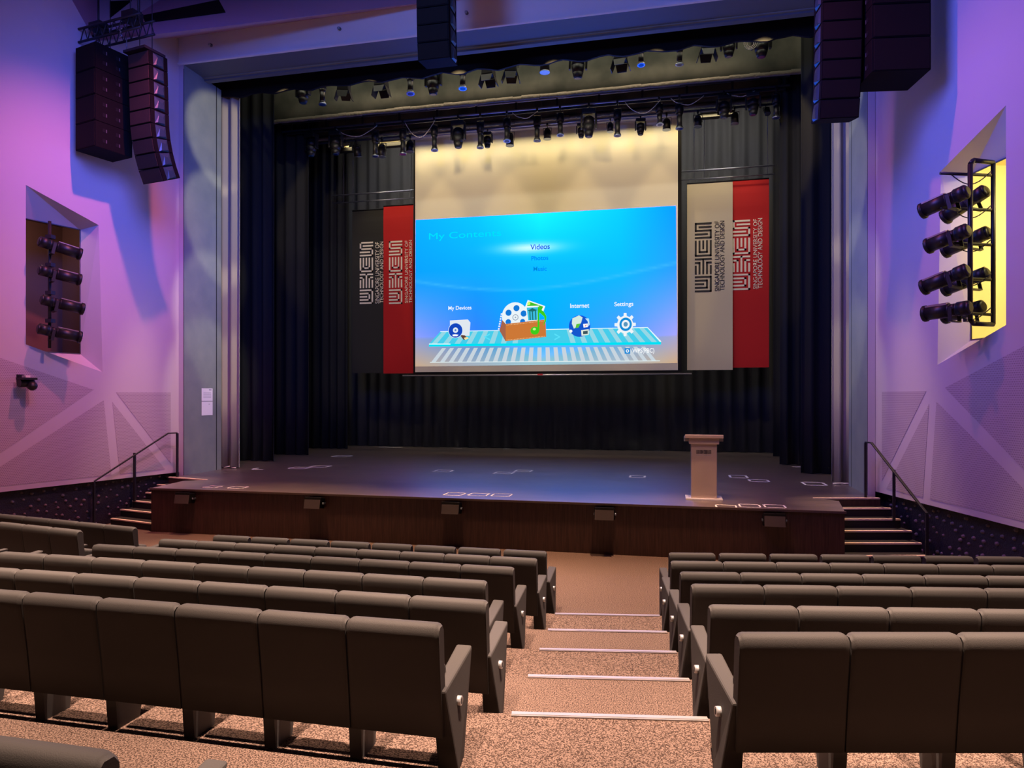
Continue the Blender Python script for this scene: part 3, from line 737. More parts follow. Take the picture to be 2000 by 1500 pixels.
for i in range(26):
    x = 990 + i * 2.9; yt = 635 - (x - 988) * .115; m.poly([PP(x, yt, 12), PP(x + 1.4, yt - .2, 12), PP(x + 1.4, yt + .9, 12), PP(x, yt + 1, 12)])
    yb = 664 - (x - 988) * .10; m.poly([PP(x, yb, 12), PP(x + 1.4, yb - .2, 12), PP(x + 1.4, yb + .9, 12), PP(x, yb + 1, 12)])
m.use(E_(235, 240, 250))
for i in range(7): x = 980 - i * .9; y = 612 + i * 4.8; m.poly([PP(x - 1.4, y, 9), PP(x + 1.4, y, 9), PP(x + 1, y + 3, 9), PP(x - 1.8, y + 3, 9)])
m.use(E_(60, 205, 30)); PD(m, 1045, 646, 8.5, 13, ay=.9)
m.poly([PP(1050, 648, 13), PP(1054, 646, 13), PP(1054, 602, 13), PP(1051, 598, 13)])
m.poly([PP(1051, 598, 13), PP(1055, 604, 13), PP(1063, 609, 13), PP(1068, 618, 13), PP(1067, 628, 13), PP(1061, 637, 13), PP(1064, 627, 13), PP(1063, 619, 13), PP(1054, 611, 13)])
m.use(E_(200, 245, 150)); PD(m, 1044, 643, 3, 14, ay=.8)
m.build('media_box_icon', None, pic)
# globe
m = MB(); m.use(E_(20, 85, 205)); PD(m, 1132, 637, 20.5, 5)
m.use(E_(215, 235, 225)).poly([PP(1118, 622, 6), PP(1131, 616, 6), PP(1138, 620, 6), PP(1135, 631, 6), PP(1129, 637, 6), PP(1121, 642, 6), PP(1117, 632, 6)])
m.use(E_(90, 195, 60)).poly([PP(1126, 633, 7), PP(1134, 632, 7), PP(1130, 640, 7), PP(1124, 641, 7)])
m.use(E_(190, 230, 250)).poly([PP(1143, 622, 6), PP(1150, 622, 6), PP(1152, 634, 6), PP(1149, 638, 6), PP(1148, 628, 6)])
m.use(W_).poly([PP(1139, 633, 7), PP(1148, 632, 7), PP(1148, 639, 7), PP(1140, 640, 7)]); PD(m, 1115, 647, 3, 7)
m.use(E_(225, 90, 110)).poly([PP(1142, 637, 8), PP(1145, 634, 8), PP(1146, 635, 8), PP(1143, 638, 8)])
m.use(E_(225, 235, 220)).poly([PP(1135, 645, 7), PP(1150, 643, 7), PP(1150, 654, 7), PP(1136, 656, 7)]); m.use(E_(60, 85, 95)).poly([PP(1139, 647, 8), PP(1148, 646, 8), PP(1148, 652, 8), PP(1139, 653, 8)])
m.build('globe_icon', None, pic)
# gear
m = MB(); c0 = PP(1221, 634, 5); pts = []
for i in range(8):
    a0 = 2 * math.pi * i / 8
    for da, rr in ((-.20, .252), (-.13, .335), (.13, .335), (.20, .252)): pts.append(c0 + Vector((math.cos(a0 + da) * rr * .92, 0, math.sin(a0 + da) * rr * 1.02)))
m.use(E_(240, 245, 248)).poly(pts)
m.use(E_(20, 140, 215)); PD(m, 1222, 633.5, 11.5, 6, ay=1.1); m.use(E_(240, 246, 250)); PD(m, 1222, 633.5, 7.4, 7, ay=1.1); m.use(E_(90, 150, 190)); PD(m, 1222, 633.5, 4, 8, ay=1.1)
m.build('gear_icon', None, pic)
m = MB(); m.use(E_(30, 140, 215)).poly([PP(1220, 680, 6), PP(1231, 680, 6), PP(1231, 691, 6), PP(1220, 691, 6)]); m.use(W_); PD(m, 1225.5, 685.5, 3, 7, 1.6)
m.build('key_icon', None, pic)

# ------------------------------------------------------------------ banners
LOGO = [  # top block first; strokes in a 9x9 grid, y down
    [((0, 0), (8, 0)), ((0, 0), (0, 4)), ((0, 4), (8, 4)), ((8, 4), (8, 8)), ((0, 8), (8, 8)), ((2, 2), (8, 2)), ((0, 6), (6, 6))],
    [((0, 0), (0, 8)), ((0, 8), (8, 8)), ((8, 0), (8, 8)), ((2, 0), (2, 6)), ((2, 6), (6, 6)), ((6, 0), (6, 6)), ((4, 0), (4, 4))],
    [((0, 0), (8, 0)), ((4, 0), (4, 8)), ((0, 2), (2, 2)), ((2, 2), (2, 8)), ((0, 4), (0, 8)), ((6, 2), (8, 2)), ((6, 2), (6, 8)), ((8, 4), (8, 8))],
    [((0, 0), (8, 0)), ((8, 0), (8, 8)), ((0, 8), (8, 8)), ((0, 2), (6, 2)), ((6, 2), (6, 6)), ((0, 6), (6, 6)), ((0, 4), (4, 4))]]
def logo_mesh(mb_, X0, Z0, X1, Z1, Y, horiz=False):
    """fills the box with the maze lettering, 9 x 39 units (39 x 9 if horiz)"""
    for bi, blk in enumerate(LOGO):
        for (xa, ya), (xb, yb) in blk:
            a = (min(xa, xb), min(ya, yb) + bi * 10); b_ = (max(xa, xb) + 1, max(ya, yb) + 1 + bi * 10)
            if not horiz:
                u0, u1 = a[0] / 9, b_[0] / 9; v0, v1 = a[1] / 39, b_[1] / 39
            else:
                u0, u1 = 1 - b_[1] / 39, 1 - a[1] / 39; v0, v1 = a[0] / 9, b_[0] / 9
            mb_.b2((X0 + u0 * (X1 - X0), Y - .002, Z1 - v0 * (Z1 - Z0)), (X0 + u1 * (X1 - X0), Y, Z1 - v1 * (Z1 - Z0)))
def banner(x0, x1, ytop, ybot, Y, m_, ink, lab, logo, t1, t2):
    """pixel measures turned into a real banner at depth Y"""
    a = onY(x0, ybot, Y); b_ = onY(x1, ytop, Y)
    t = empty('hanging_banner', ((a.x + b_.x) / 2, Y, a.z), 0, lab, 'banner', 'hanging banners'); o_ = Vector(t.location)
    h = b_.z - a.z; W2 = (b_.x - a.x) / 2
    q = MB(); n_ = 14
    for i in range(n_):
        z0_, z1_ = h * i / n_, h * (i + 1) / n_; d0 = .012 * math.sin(i * 1.9) * (i / n_) ** 2; d1 = .012 * math.sin((i + 1) * 1.9) * ((i + 1) / n_) ** 2
        q.hexa([(-W2, d0, z0_), (W2, d0, z0_), (W2, d0 + .012, z0_), (-W2, d0 + .012, z0_)], [(-W2, d1, z1_), (W2, d1, z1_), (W2, d1 + .012, z1_), (-W2, d1 + .012, z1_)])
    q.build('banner_cloth', m_, t)
    q = MB(); q.cyl((-W2, .006, h), (W2, .006, h), .02, seg=8); q.build('top_batten', black_m, t)
    l0 = onY(logo[0], logo[3], Y) - o_; l1 = onY(logo[2], logo[1], Y) - o_
    q = MB(); logo_mesh(q, l0.x, l0.z, l1.x, l1.z, -.014); q.build('logo', ink, t)
    for body, (xa, ya, xb, yb) in (('SINGAPORE UNIVERSITY OF', t1), ('TECHNOLOGY AND DESIGN', t2)):
        p = onY(xa, yb, Y) - o_; r_ = onY(xb, ya, Y) - o_
        text_mesh(body, ink, p.x, r_.x, p.z, r_.z, -.014, 'lettering', t, rot=True)
banner(688, 750, 408, 729, 21.5, blackban_m, cream, 'black hanging banner with cream lettering at the left of the red one', (703, 472, 729, 594), (733, 473, 741, 593), (742, 472, 749, 592))
banner(749, 807, 399, 729.5, 21.4, red_m, cream, 'red hanging banner just left of the projection screen', (760, 470, 786, 594), (791, 470, 797, 592), (799, 469, 805, 592))
banner(1426, 1502, 348, 718, 21.5, red_m, cream, 'red hanging banner right of the cream one, nearest the right wings', (1431, 429, 1465, 567), (1471, 428, 1479, 565), (1480, 426, 1489, 564))
banner(1342, 1431, 353, 723, 21.35, whiteban_m, print_black, 'cream hanging banner with black lettering, right of the projection screen', (1357, 434, 1390, 571), (1396, 432, 1405, 569), (1406, 431, 1415, 568))
for xa, xb, lab in ((-10.95, -7.95, 'pair of thin steel pipes holding the two left banners'), (.35, 2.96, 'pair of thin steel pipes holding the two right banners')):
    t = empty('banner_pipe', ((xa + xb) / 2, 21.3, 9.04), 0, lab, 'pipe', 'banner pipes'); L = (xb - xa) / 2
    MB().cyl((-L, 0, .02), (L, 0, .02), .018, seg=8).build('lower_pipe', pipe_m, t)
    MB().cyl((-L, 0, .27), (L, 0, .27), .022, seg=8).build('upper_pipe', pipe_m, t)
    for x in (-L * .72, -L * .5, L * .86): MB().cyl((x, .0, .02), (x, .0, 4.2), .008, seg=6).build('hanging_wire', pipe_m, t)

# ------------------------------------------------------------------ stage lighting fixtures
def clamp(t):
    MB().b2((-.025, -.03, -.04), (.025, .03, .035)).cyl((0, 0, -.12), (0, 0, 0), .012, seg=6).build('clamp', metal_dark, t)
def moving_head():
    t = empty('moving_head_light'); clamp(t)
    MB().b2((-.17, -.12, -.21), (.17, .12, -.10)).build('base', fix_m, t, bevel=.02)
    for xa in (-.20, .155): MB().b2((xa, -.06, -.50), (xa + .045, .06, -.19)).build('yoke_arm', fix_m, t, bevel=.015)
    h = MB(); h.smooth = True; z = [(-.24, .07), (-.28, .13), (-.42, .145), (-.56, .12), (-.66, .09)]
    for (a, ra), (b_, rb) in zip(z, z[1:]): h.cyl((0, 0, a), (0, 0, b_), ra, rb, 14)
    hd = h.build('head', fix_m, t)
    MB().cyl((0, 0, -.66), (0, 0, -.672), .078, .07, 14).build('lens', lens_m, hd)
    return t
def profile_spot():
    t = empty('profile_spotlight'); clamp(t)
    y = MB(); y.b2((-.095, -.02, -.34), (-.085, .02, -.12)); y.b2((.085, -.02, -.34), (.095, .02, -.12)); y.b2((-.095, -.02, -.13), (.095, .02, -.12)); y.build('yoke', metal_dark, t)
    h = MB(); z = [(-.15, .05), (-.19, .085), (-.36, .085), (-.42, .062), (-.62, .062), (-.66, .085), (-.69, .085)]
    for (a, ra), (b_, rb) in zip(z, z[1:]): h.cyl((0, 0, a), (0, 0, b_), ra, rb, 14)
    b_ = h.build('barrel', fix_m, t)
    q = MB(); q.use(rim_m).cyl((0, 0, -.668), (0, 0, -.694), .092, .092, 14); q.use(lens_m).cyl((0, 0, -.690), (0, 0, -.697), .066, .066, 14); q.build('lens_ring', None, b_)
    return t
def par_can():
    t = empty('par_can_light'); clamp(t)
    y = MB(); y.b2((-.125, -.015, -.30), (-.115, .015, -.10)); y.b2((.115, -.015, -.30), (.125, .015, -.10)); y.b2((-.125, -.015, -.11), (.125, .015, -.10)); y.build('yoke', metal_dark, t)
    h = MB(); h.cyl((0, 0, -.14), (0, 0, -.20), .07, .10, 14); h.cyl((0, 0, -.20), (0, 0, -.42), .10, .105, 14); q = h.build('can', fix_m, t)
    MB().cyl((0, 0, -.415), (0, 0, -.43), .112, .112, 14).build('rim', rim_m, q)
    return t
def fresnel():
    t = empty('fresnel_light'); clamp(t)
    MB().b2((-.15, -.02, -.13), (.15, .02, -.11)).b2((-.16, -.02, -.3), (-.15, .02, -.11)).b2((.15, -.02, -.3), (.16, .02, -.11)).build('yoke', metal_dark, t)
    MB().hexa([(-.14, -.14, -.40), (.14, -.14, -.40), (.14, .14, -.40), (-.14, .14, -.40)], [(-.11, -.12, -.15), (.11, -.12, -.15), (.11, .12, -.15), (-.11, .12, -.15)]).build('housing', fix_m, t, bevel=.02)
    for sx_, ex in ((-1, .19), (1, .19)):
        MB().hexa([(sx_ * .19, -.11, -.56), (sx_ * .205, -.11, -.56), (sx_ * .205, .11, -.56), (sx_ * .19, .11, -.56)], [(sx_ * .13, -.13, -.40), (sx_ * .145, -.13, -.40), (sx_ * .145, .13, -.40), (sx_ * .13, .13, -.40)]).build('barn_door', fix_m, t)
    for sy_ in (-1, 1):
        MB().hexa([(-.10, sy_ * .19, -.53), (.10, sy_ * .19, -.53), (.10, sy_ * .2, -.53), (-.10, sy_ * .2, -.53)], [(-.13, sy_ * .13, -.40), (.13, sy_ * .13, -.40), (.13, sy_ * .145, -.40), (-.13, sy_ * .145, -.40)]).build('barn_door', fix_m, t)
    return t
KIND = {'M': (moving_head, 'moving-head light'), 'P': (profile_spot, 'slim profile spotlight'), 'C': (par_can, 'short par-can light'), 'F': (fresnel, 'barn-door light')}
LENG = {'M': .67, 'P': .695, 'C': .43, 'F': .55}
PROTO = {}
def hang(lst, Y, Z, where, grp):
    for i, (k, x, yb, tilt) in enumerate(lst):
        if k in PROTO: o = copy_tree(PROTO[k])
        else: o = PROTO[k] = KIND[k][0]()
        p = onY(x, 773, Y); zb = onY(x, yb, Y).z
        sc = min(1.35, max(.7, (Z - zb) / LENG[k]))
        o.location = (p.x, Y, Z); o.rotation_euler = (R(tilt), R(tilt * .3), R((i * 37) % 25 - 12)); o.scale = (min(sc, 1.1), min(sc, 1.1), sc)
        o['label'] = 'black %s on the %s, %s light from the left' % (KIND[k][1], where, ORD[i]); o['category'] = 'stage light'; o['group'] = grp
L1 = [('M', 592, 202, 0), ('P', 630, 205, 0), ('F', 672, 192, 8), ('F', 745, 187, 0), ('P', 801, 187, -6), ('M', 846, 183, 4), ('P', 903, 176, -4), ('F', 954, 170, 0), ('F', 999, 157, 6),
      ('C', 1064, 147, 0), ('M', 1130, 151, 5), ('F', 1212, 136, 0), ('P', 1250, 131, -6), ('P', 1328, 125, 5), ('F', 1381, 116, 0), ('M', 1424, 110, 3), ('M', 1487, 112, 0)]
L2 = [('M', 608, 305, 0), ('M', 656, 302, 0), ('P', 733, 306, 0), ('P', 787, 304, 0), ('P', 848, 303, -5), ('M', 895, 289, 0), ('P', 938, 291, 0), ('P', 990, 280, -8), ('P', 1049, 276, 0),
      ('P', 1094, 267, -5), ('M', 1150, 268, 0), ('P', 1206, 266, 0), ('P', 1287, 246, -5), ('P', 1327, 252, 0), ('M', 1414, 231, 0), ('M', 1471, 225, 0), ('P', 1516, 231, 0)]
L3 = [('C', 696, 305, 18), ('C', 746, 307, 0), ('C', 801, 297, 0), ('M', 952, 288, 4), ('C', 996, 285, 0), ('C', 1069, 272, 0), ('M', 1135, 268, 0), ('C', 1192, 258, 0), ('M', 1251, 264, 0),
      ('C', 1302, 254, 0), ('C', 1363, 248, 0), ('C', 1435, 242, 0), ('C', 1495, 228, -22)]
hang(L1, 16.4, 10.95, 'front row', 'lights of the front row')
hang(L2, 18.9, 10.55, 'middle row', 'lights of the middle row')
hang(L3, 19.75, 10.45, 'rear row', 'lights of the rear row')
def batten(Y, Z, xa, xb, lab, two=True):
    t = empty('lighting_batten', (CX, Y, Z), 0, lab, 'batten', 'lighting battens'); xa -= CX; xb -= CX
    MB().cyl((xa, 0, 0), (xb, 0, 0), .03, seg=10).build('pipe', pipe_m, t)
    if two: MB().cyl((xa, 0, .24), (xb, 0, .24), .03, seg=10).build('pipe', pipe_m, t)
    q = MB(); x = xa + .3
    while x < xb: q.b2((x - .03, -.02, 0), (x + .03, .02, .26)); x += 1.15
    if two: q.build('spacer', metal_dark, t)
    for xw in (xa + 1.2, 0, xb - 1.2): MB().cyl((xw, 0, 0), (xw, 0, 13.8 - Z), .006, seg=5).build('lifting_wire', metal_dark, t)
    if two: MB().b2((xa + .1, .09, -.06), (xb - .1, .13, .06)).build('supply_bar', metal_dark, t)
batten(16.4, 11.0, -11.0, 3.6, 'steel lighting batten of the front row, mostly hidden by the black border')
batten(18.9, 10.58, -11.35, 3.0, 'double steel lighting batten of the middle row of stage lights')
batten(19.75, 10.47, -10.9, 2.9, 'steel lighting batten of the rear row of stage lights', False)
# floods on the rear batten, yellow light on their tops put into the colour
for i, (xa, xb, y, lab) in enumerate(((668, 684, 288, 'leftmost'), (744, 790, 279, 'second'), (1369, 1398, 222, 'third'), (1408, 1426, 217, 'rightmost'))):
    a = onY(xa, y + 6, 20.2); b_ = onY(xb, y - 6, 20.2)
    t = empty('batten_flood', ((a.x + b_.x) / 2, 20.2, a.z), 0, 'long flat flood light with a yellow-lit top, %s of four at the rear row' % lab, 'stage light', 'pale-topped floods'); W2 = (b_.x - a.x) / 2
    MB().b2((-W2 - .1, -.1, -.06), (W2 + .1, .1, .05)).build('body', fix_m, t)
    for xw in (-W2, W2): MB().cyl((xw, .06, 0), (xw, .06, 13.8 - a.z), .008, seg=5).build('lifting_wire', metal_dark, t)
    MB().hexa([(-W2, -.10, .05), (W2, -.10, .05), (W2, .0, .2), (-W2, .0, .2)], [(-W2, -.11, .05), (W2, -.11, .05), (W2, -.01, .21), (-W2, -.01, .21)]).build('reflector', mat('yellow_lit_top', (.85, .75, .42), .6), t)
# cables sagging from the middle batten
for i, (x0, x1, y, sag) in enumerate(((655, 735, 256, 18), (790, 848, 246, 30), (1000, 1050, 232, 12), (1221, 1290, 196, 22), (1310, 1375, 187, 14), (1420, 1475, 176, 8))):
    q = MB(); pts = []
    for k in range(15):
        u = k / 14; p = onY(x0 + (x1 - x0) * u, 773, 18.8); pts.append(Vector((p.x, 18.84 + .02 * math.sin(k), 10.50 - sag / 66 * 4 * u * (1 - u))))
    o_ = pts[0].copy(); q.tube([p - o_ for p in pts], .010, 6); c = q.build('cable', cable_m); c.location = o_
    tag(c, 'cream cable sagging from the middle lighting batten, %s from the left' % ORD[i], 'cable', 'cream cables')
q = MB()
for k in range(3):
    for i in range(16):
        a0 = 2 * math.pi * i / 16; a1 = 2 * math.pi * (i + 1) / 16; r_ = .14 - k * .035
        q.cyl((math.cos(a0) * r_, k * .01, math.sin(a0) * r_), (math.cos(a1) * r_, k * .01, math.sin(a1) * r_), .009, seg=5)
c = q.build('coiled_cable', cable_m); c.location = onY(1466, 84, 16.2); tag(c, 'coil of cream cable hanging at the right end of the front lights', 'cable')

# ------------------------------------------------------------------ hung loudspeakers
def line_array(loc, yaw, n, bw, bh, bd, curve, lab, straight=4, face=None):
    t = empty('line_array_speaker', loc, yaw, lab, 'loudspeaker')      # origin at top centre
    z = 0; y = 0; tilt = 0
    MB().b2((-bw / 2 - .01, -.1, .0), (bw / 2 + .01, bd - .05, .05)).build('flying_frame', metal_dark, t)
    for x_ in (-bw * .3, bw * .3): MB().cyl((x_, bd * .4, .05), (x_, bd * .4, max(.3, 11.0 - loc[2])), .008, seg=6).build('hanging_wire', metal_dark, t)
    for i in range(n):
        tilt = 2 if i < straight else 2 + (i - straight + 1) * curve
        M = Matrix.Rotation(R(tilt), 3, 'X')
        c = Vector((0, y, z)) + M @ Vector((0, bd / 2, -bh / 2))
        q = MB(); M2 = M
        q.use(spk_m).box(c, (bw, bd, bh - .012), M2)
        q.use(face or spk_face).box(c + M @ Vector((0, -bd / 2 - .004, 0)), (bw - .03, .012, bh - .035), M2)
        u = q.build('speaker_box', None, t)
        for sgn in (-1, 1):
            h = MB(); h.use(horn_m).hexa([c + M @ Vector((sgn * (bw / 2), -bd * .28, -bh * .42)), c + M @ Vector((sgn * (bw / 2 + .03), -bd * .18, -bh * .36)), c + M @ Vector((sgn * (bw / 2 + .03), bd * .2, -bh * .3)), c + M @ Vector((sgn * bw / 2, bd * .28, -bh * .42))][::sgn],
                   [c + M @ Vector((sgn * (bw / 2), -bd * .28, bh * .42)), c + M @ Vector((sgn * (bw / 2 + .03), -bd * .10, bh * .2)), c + M @ Vector((sgn * (bw / 2 + .03), bd * .12, bh * .12)), c + M @ Vector((sgn * bw / 2, bd * .28, bh * .42))][::sgn])
            h.build('side_plate', None, u)
        d = M @ Vector((0, 0, -bh)); y += d.y; z += d.z
    return t
def sub_stack(loc, yaw, n, bw, bh, bd, lab):
    t = empty('subwoofer_stack', loc, yaw, lab, 'loudspeaker')
    for x_ in (-bw * .3, bw * .3): MB().cyl((x_, bd * .5, 0), (x_, bd * .5, 10.5 - loc[2]), .008, seg=6).build('hanging_wire', metal_dark, t)
    for i in range(n):
        z = -bh * i
        q = MB(); q.use(spk_m).b2((-bw / 2, 0, z - bh + .006), (bw / 2, bd, z)); q.use(spk_face).b2((-bw / 2 + .02, -.012, z - bh + .02), (bw / 2 - .02, 0, z - .014))
        u = q.build('speaker_box', None, t, bevel=.008)
        for sgn in (-1, 1):
            for yy in (bd * .25, bd * .6):
                for zz in (.3, .7):
                    h = MB(); c = Vector((sgn * bw / 2, yy, z - bh * zz)); h.use(black_m).b2(c - Vector((.004, .05, .035)), c + Vector((.004, .05, .035))); h.use(spk_hole).b2(c + Vector((sgn * .004 - .003, .02, -.03)), c + Vector((sgn * .004 + .003, .035, .03)))
                    h.build('handle', None, u)
    return t
line_array((-9.98, 11.50, 9.27), R(-10), 9, .56, .275, .42, 5.5, 'black curved line array of loudspeakers hung at the left of the stage opening', 5, array_face)
sub_stack((-10.95, 11.25, 9.40), R(-14), 4, .62, .50, .75, 'black rectangular stack of subwoofers hung beside the left wall')
line_array((2.58, 11.40, 10.11), R(6), 11, .58, .29, .42, 3.2, 'black line array of loudspeakers hung at the right of the stage opening', 8)
sub_stack((3.36, 11.35, 9.47), R(8), 4, .84, .50, .72, 'black rectangular stack of subwoofers hung beside the right wall')
line_array((-3.6, 10.25, 10.3), R(0), 9, .52, .265, .42, 3, 'black line array of loudspeakers hung above the centre of the stage front', 7)
# truss over the left stack
tr = empty('hanging_truss', (-10.55, 11.55, 9.62), R(-8), 'black lattice truss carrying the left loudspeakers', 'truss')
for y_ in (-.15, .15):
    q = MB()
    for i in range(8):
        x = -.75 + i * .2; q.cyl((x, y_, 0), (x + .1, y_, .26), .010, seg=5); q.cyl((x + .1, y_, .26), (x + .2, y_, 0), .010, seg=5)
    q.build('lattice', metal_dark, tr)
for y_, z_ in ((-.15, 0), (.15, 0), (-.15, .26), (.15, .26)): MB().cyl((-.8, y_, z_), (.85, y_, z_), .024, seg=8).build('chord', metal_dark, tr)
q = MB(); q.cyl((-.45, 0, .2), (-.45, 0, 1.1), .02, seg=6); q.cyl((.4, 0, .2), (.4, 0, 1.3), .01, seg=6); q.cyl((.62, 0, .2), (.55, 0, 1.3), .016, seg=6); q.b2((-.6, -.1, .24), (-.3, .1, .38)); q.b2((-.3, -.02, .25), (.3, .02, .28)); q.b2((.3, -.12, .24), (.6, .12, .42)); q.build('hoist', metal_dark, tr)
q = MB(); q.tube([Vector((.38 + .03 * math.sin(i * 2.1), -.2 + .02 * math.cos(i), .05 - i * .022)) for i in range(10)], .012, 5); q.cyl((-.62, 0, 0), (-.62, 0, -.24), .01, seg=5); q.cyl((.3, 0, 0), (.3, 0, -.3), .01, seg=5); q.build('chain', spk_hole, tr)
# black plates standing in for the shade inside the ceiling slots
for sign in (-1, 1):
    q = MB(); q.use(black_m)
    V = wallpt(-1, VTX[0], 0, VTX[1]); F = Vector((CX, 13.7, 10.8)); _a = onZ(318, -4, 11.35); _b = onZ(192, -8, 11.35); G = Vector((CX, 10.0, 11.35))
    def onplane(x, y, A_, B_, C_):
        n_ = (B_ - A_).cross(C_ - A_); d = ray(x, y); o_ = Vector((0, 0, EYE)); return o_ + d * (n_.dot(A_ - o_) / n_.dot(d))
    for pts, pl in (([(278, 32), (285, 46), (441, 25), (428, 1)], (V, F, _a)), ([(215, 36), (258, 2), (215, 4)], (V, _a, _b))):
        nv = (pl[1] - pl[0]).cross(pl[2] - pl[0]).normalized()
        if nv.dot(Vector((0, 0, EYE)) - pl[0]) < 0: nv = -nv
        A4 = [onplane(x, y, *pl) + nv * .02 for x, y in pts]; B4 = [p - nv * .015 for p in A4]
        fx = lambda p: Vector((p.x if sign < 0 else 2 * CX - p.x, p.y, p.z))
        q.hexa([fx(p) for p in A4], [fx(p) for p in B4])
    structure(q.build('trim_%d' % (12 + sign), None))
# sprinklers on the fascia
for i, (x, y) in enumerate(((413, 89), (664, 57), (912, 26))):
    p = onY(x, y, 13.68); t = empty('ceiling_sensor', p, 0, 'tiny round fitting on the blue band above the stage, %s from the left' % ORD[i], 'fitting', 'fittings above the stage')
    MB().cyl((0, 0, 0), (0, -.04, 0), .035, seg=12).build('plate', darkgrey, t); MB().ball((0, -.07, -.01), .03).build('lens', rim_m, t)

# ------------------------------------------------------------------ niche spotlights
def big_spot(back, front, lab, grp, pole=None):
    a, b_ = Vector(back), Vector(front); L = (b_ - a).length
    t = bpy.data.objects.new('wall_spotlight', None); COL.objects.link(t); t.location = a
    t.rotation_euler = (b_ - a).to_track_quat('Z', 'Y').to_euler(); tag(t, lab, 'spotlight', grp)
    h = MB(); z = [(0, .06), (.03, .10), (.26 * L, .10), (.30 * L, .085), (.42 * L, .085), (.44 * L, .10), (.93 * L, .10), (.94 * L, .118), (L, .118)]
    for (p, ra), (q_, rb) in zip(z, z[1:]): h.cyl((0, 0, p), (0, 0, q_), ra, rb, 14)
    b0 = h.build('barrel', fix_m, t)
    MB().b2((-.012, .088, .45 * L), (.012, .112, .92 * L)).b2((.05, .075, .45 * L), (.07, .097, .92 * L)).build('focus_rail', mat('worn_steel', (.42, .34, .30), .35, .6), b0)
    q = MB(); q.b2((-.13, -.16, .34 * L - .02), (-.118, .03, .34 * L + .03)); q.b2((.118, -.16, .34 * L - .02), (.13, .03, .34 * L + .03)); q.b2((-.13, -.175, .34 * L - .02), (.13, -.16, .34 * L + .03)); q.build('yoke', metal_dark, t)
    q = MB(); q.use(lens_m).cyl((0, 0, L), (0, 0, L + .004), .1, .1, 14); q.build('lens', None, b0)
YL = 11.0
names = ['topmost', 'second', 'third', 'lowest']
for i, ((xa, ya), (xb, yb)) in enumerate((((74, 470), (158, 497)), ((74, 526), (157, 547)), ((79, 584), (163, 604)), ((72, 641), (158, 659)))):
    big_spot(onY(xa, ya, 10.55), onY(xb, yb, 11.15), 'black profile spotlight in the left wall niche, %s of four' % names[i], 'spotlights in the left niche')
for i, ((xa, ya), (xb, yb)) in enumerate((((1892, 372), (1800, 413)), ((1893, 448), (1812, 481)), ((1892, 526), (1803, 562)), ((1897, 600), (1805, 613)))):
    big_spot(onY(xa, ya, 10.6), onY(xb, yb, 11.05), 'black profile spotlight at the right wall niche, front column, %s of four' % names[i], 'spotlights in the right niche')
for i, ((xa, ya), (xb, yb)) in enumerate((((1928, 370), (1845, 425)), ((1933, 452), (1845, 490)), ((1930, 532), (1845, 565)), ((1922, 598), (1845, 618)))):
    big_spot(onY(xa, ya, 10.95), onY(xb, yb, 11.45), 'black profile spotlight at the right wall niche, rear column, %s of four' % names[i], 'spotlights in the right niche')
t = empty('spotlight_pole', onY(97, 680, 10.75), 0, 'black vertical pole carrying the spotlights in the left niche', 'pole')
hh = onY(97, 432, 10.75).z - t.location.z
MB().cyl((0, 0, 0), (0, 0, hh), .028, seg=10).build('pole', metal_dark, t)
q = MB()
for i in range(4): q.b2((-.05, -.05, hh * (.2 + .22 * i)), (.08, .05, hh * (.2 + .22 * i) + .07))
q.build('bracket', metal_dark, t)
t = empty('spotlight_ladder', onY(1895, 632, 10.72), 0, 'black rounded ladder frame carrying the spotlights at the right niche', 'frame')
hh = onY(1895, 312, 10.72).z - t.location.z; wv = Vector((.36, .20, 0)); q = MB()
pts = [wv, Vector((.05, .03, 0)), Vector((0, 0, .06)), Vector((0, 0, hh - .06)), Vector((.05, .03, hh)), wv + Vector((0, 0, hh))]
q.tube(pts, .032, 10); q.cyl(wv, wv + Vector((0, 0, hh)), .03, seg=10); q.build('frame', metal_dark, t)
q = MB()
for i in range(5): z_ = hh * (.06 + .215 * i); q.cyl(Vector((-.34, .1, z_ + .05)), wv * .9 + Vector((0, 0, z_)), .022, seg=8)
q.build('rung', metal_dark, t)
for i in range(5):
    z_ = hh * (.10 + .2 * i)
    MB().tube([Vector((-.2 + .5 * k / 10, .12, z_ - .16 * math.sin(math.pi * k / 10) + .02 * i)) for k in range(11)], .008, 5).build('cable', metal_dark, t)

# camera unit on the left wall
cw = wallpt(-1, 3.32, 0, 2.92)
t = empty('wall_camera', cw, R(-14), 'small black swivelling unit on a bracket on the left wall', 'wall fitting')
MB().b2((0, -.04, .06), (.24, .04, .085)).b2((0, -.06, -.02), (.02, .06, .12)).build('bracket', metal_dark, t)
MB().b2((.10, -.12, .02), (.34, .12, .06)).build('top_plate', metal_dark, t)
q = MB(); q.smooth = True; q.cyl((.2, -.12, -.04), (.2, .12, -.04), .075, seg=16); q.ball((.3, .05, -.09), .085, 12); q.build('body', fix_m, t)
MB().b2((.16, -.05, .06), (.28, .03, .10)).build('cap', cream, t)

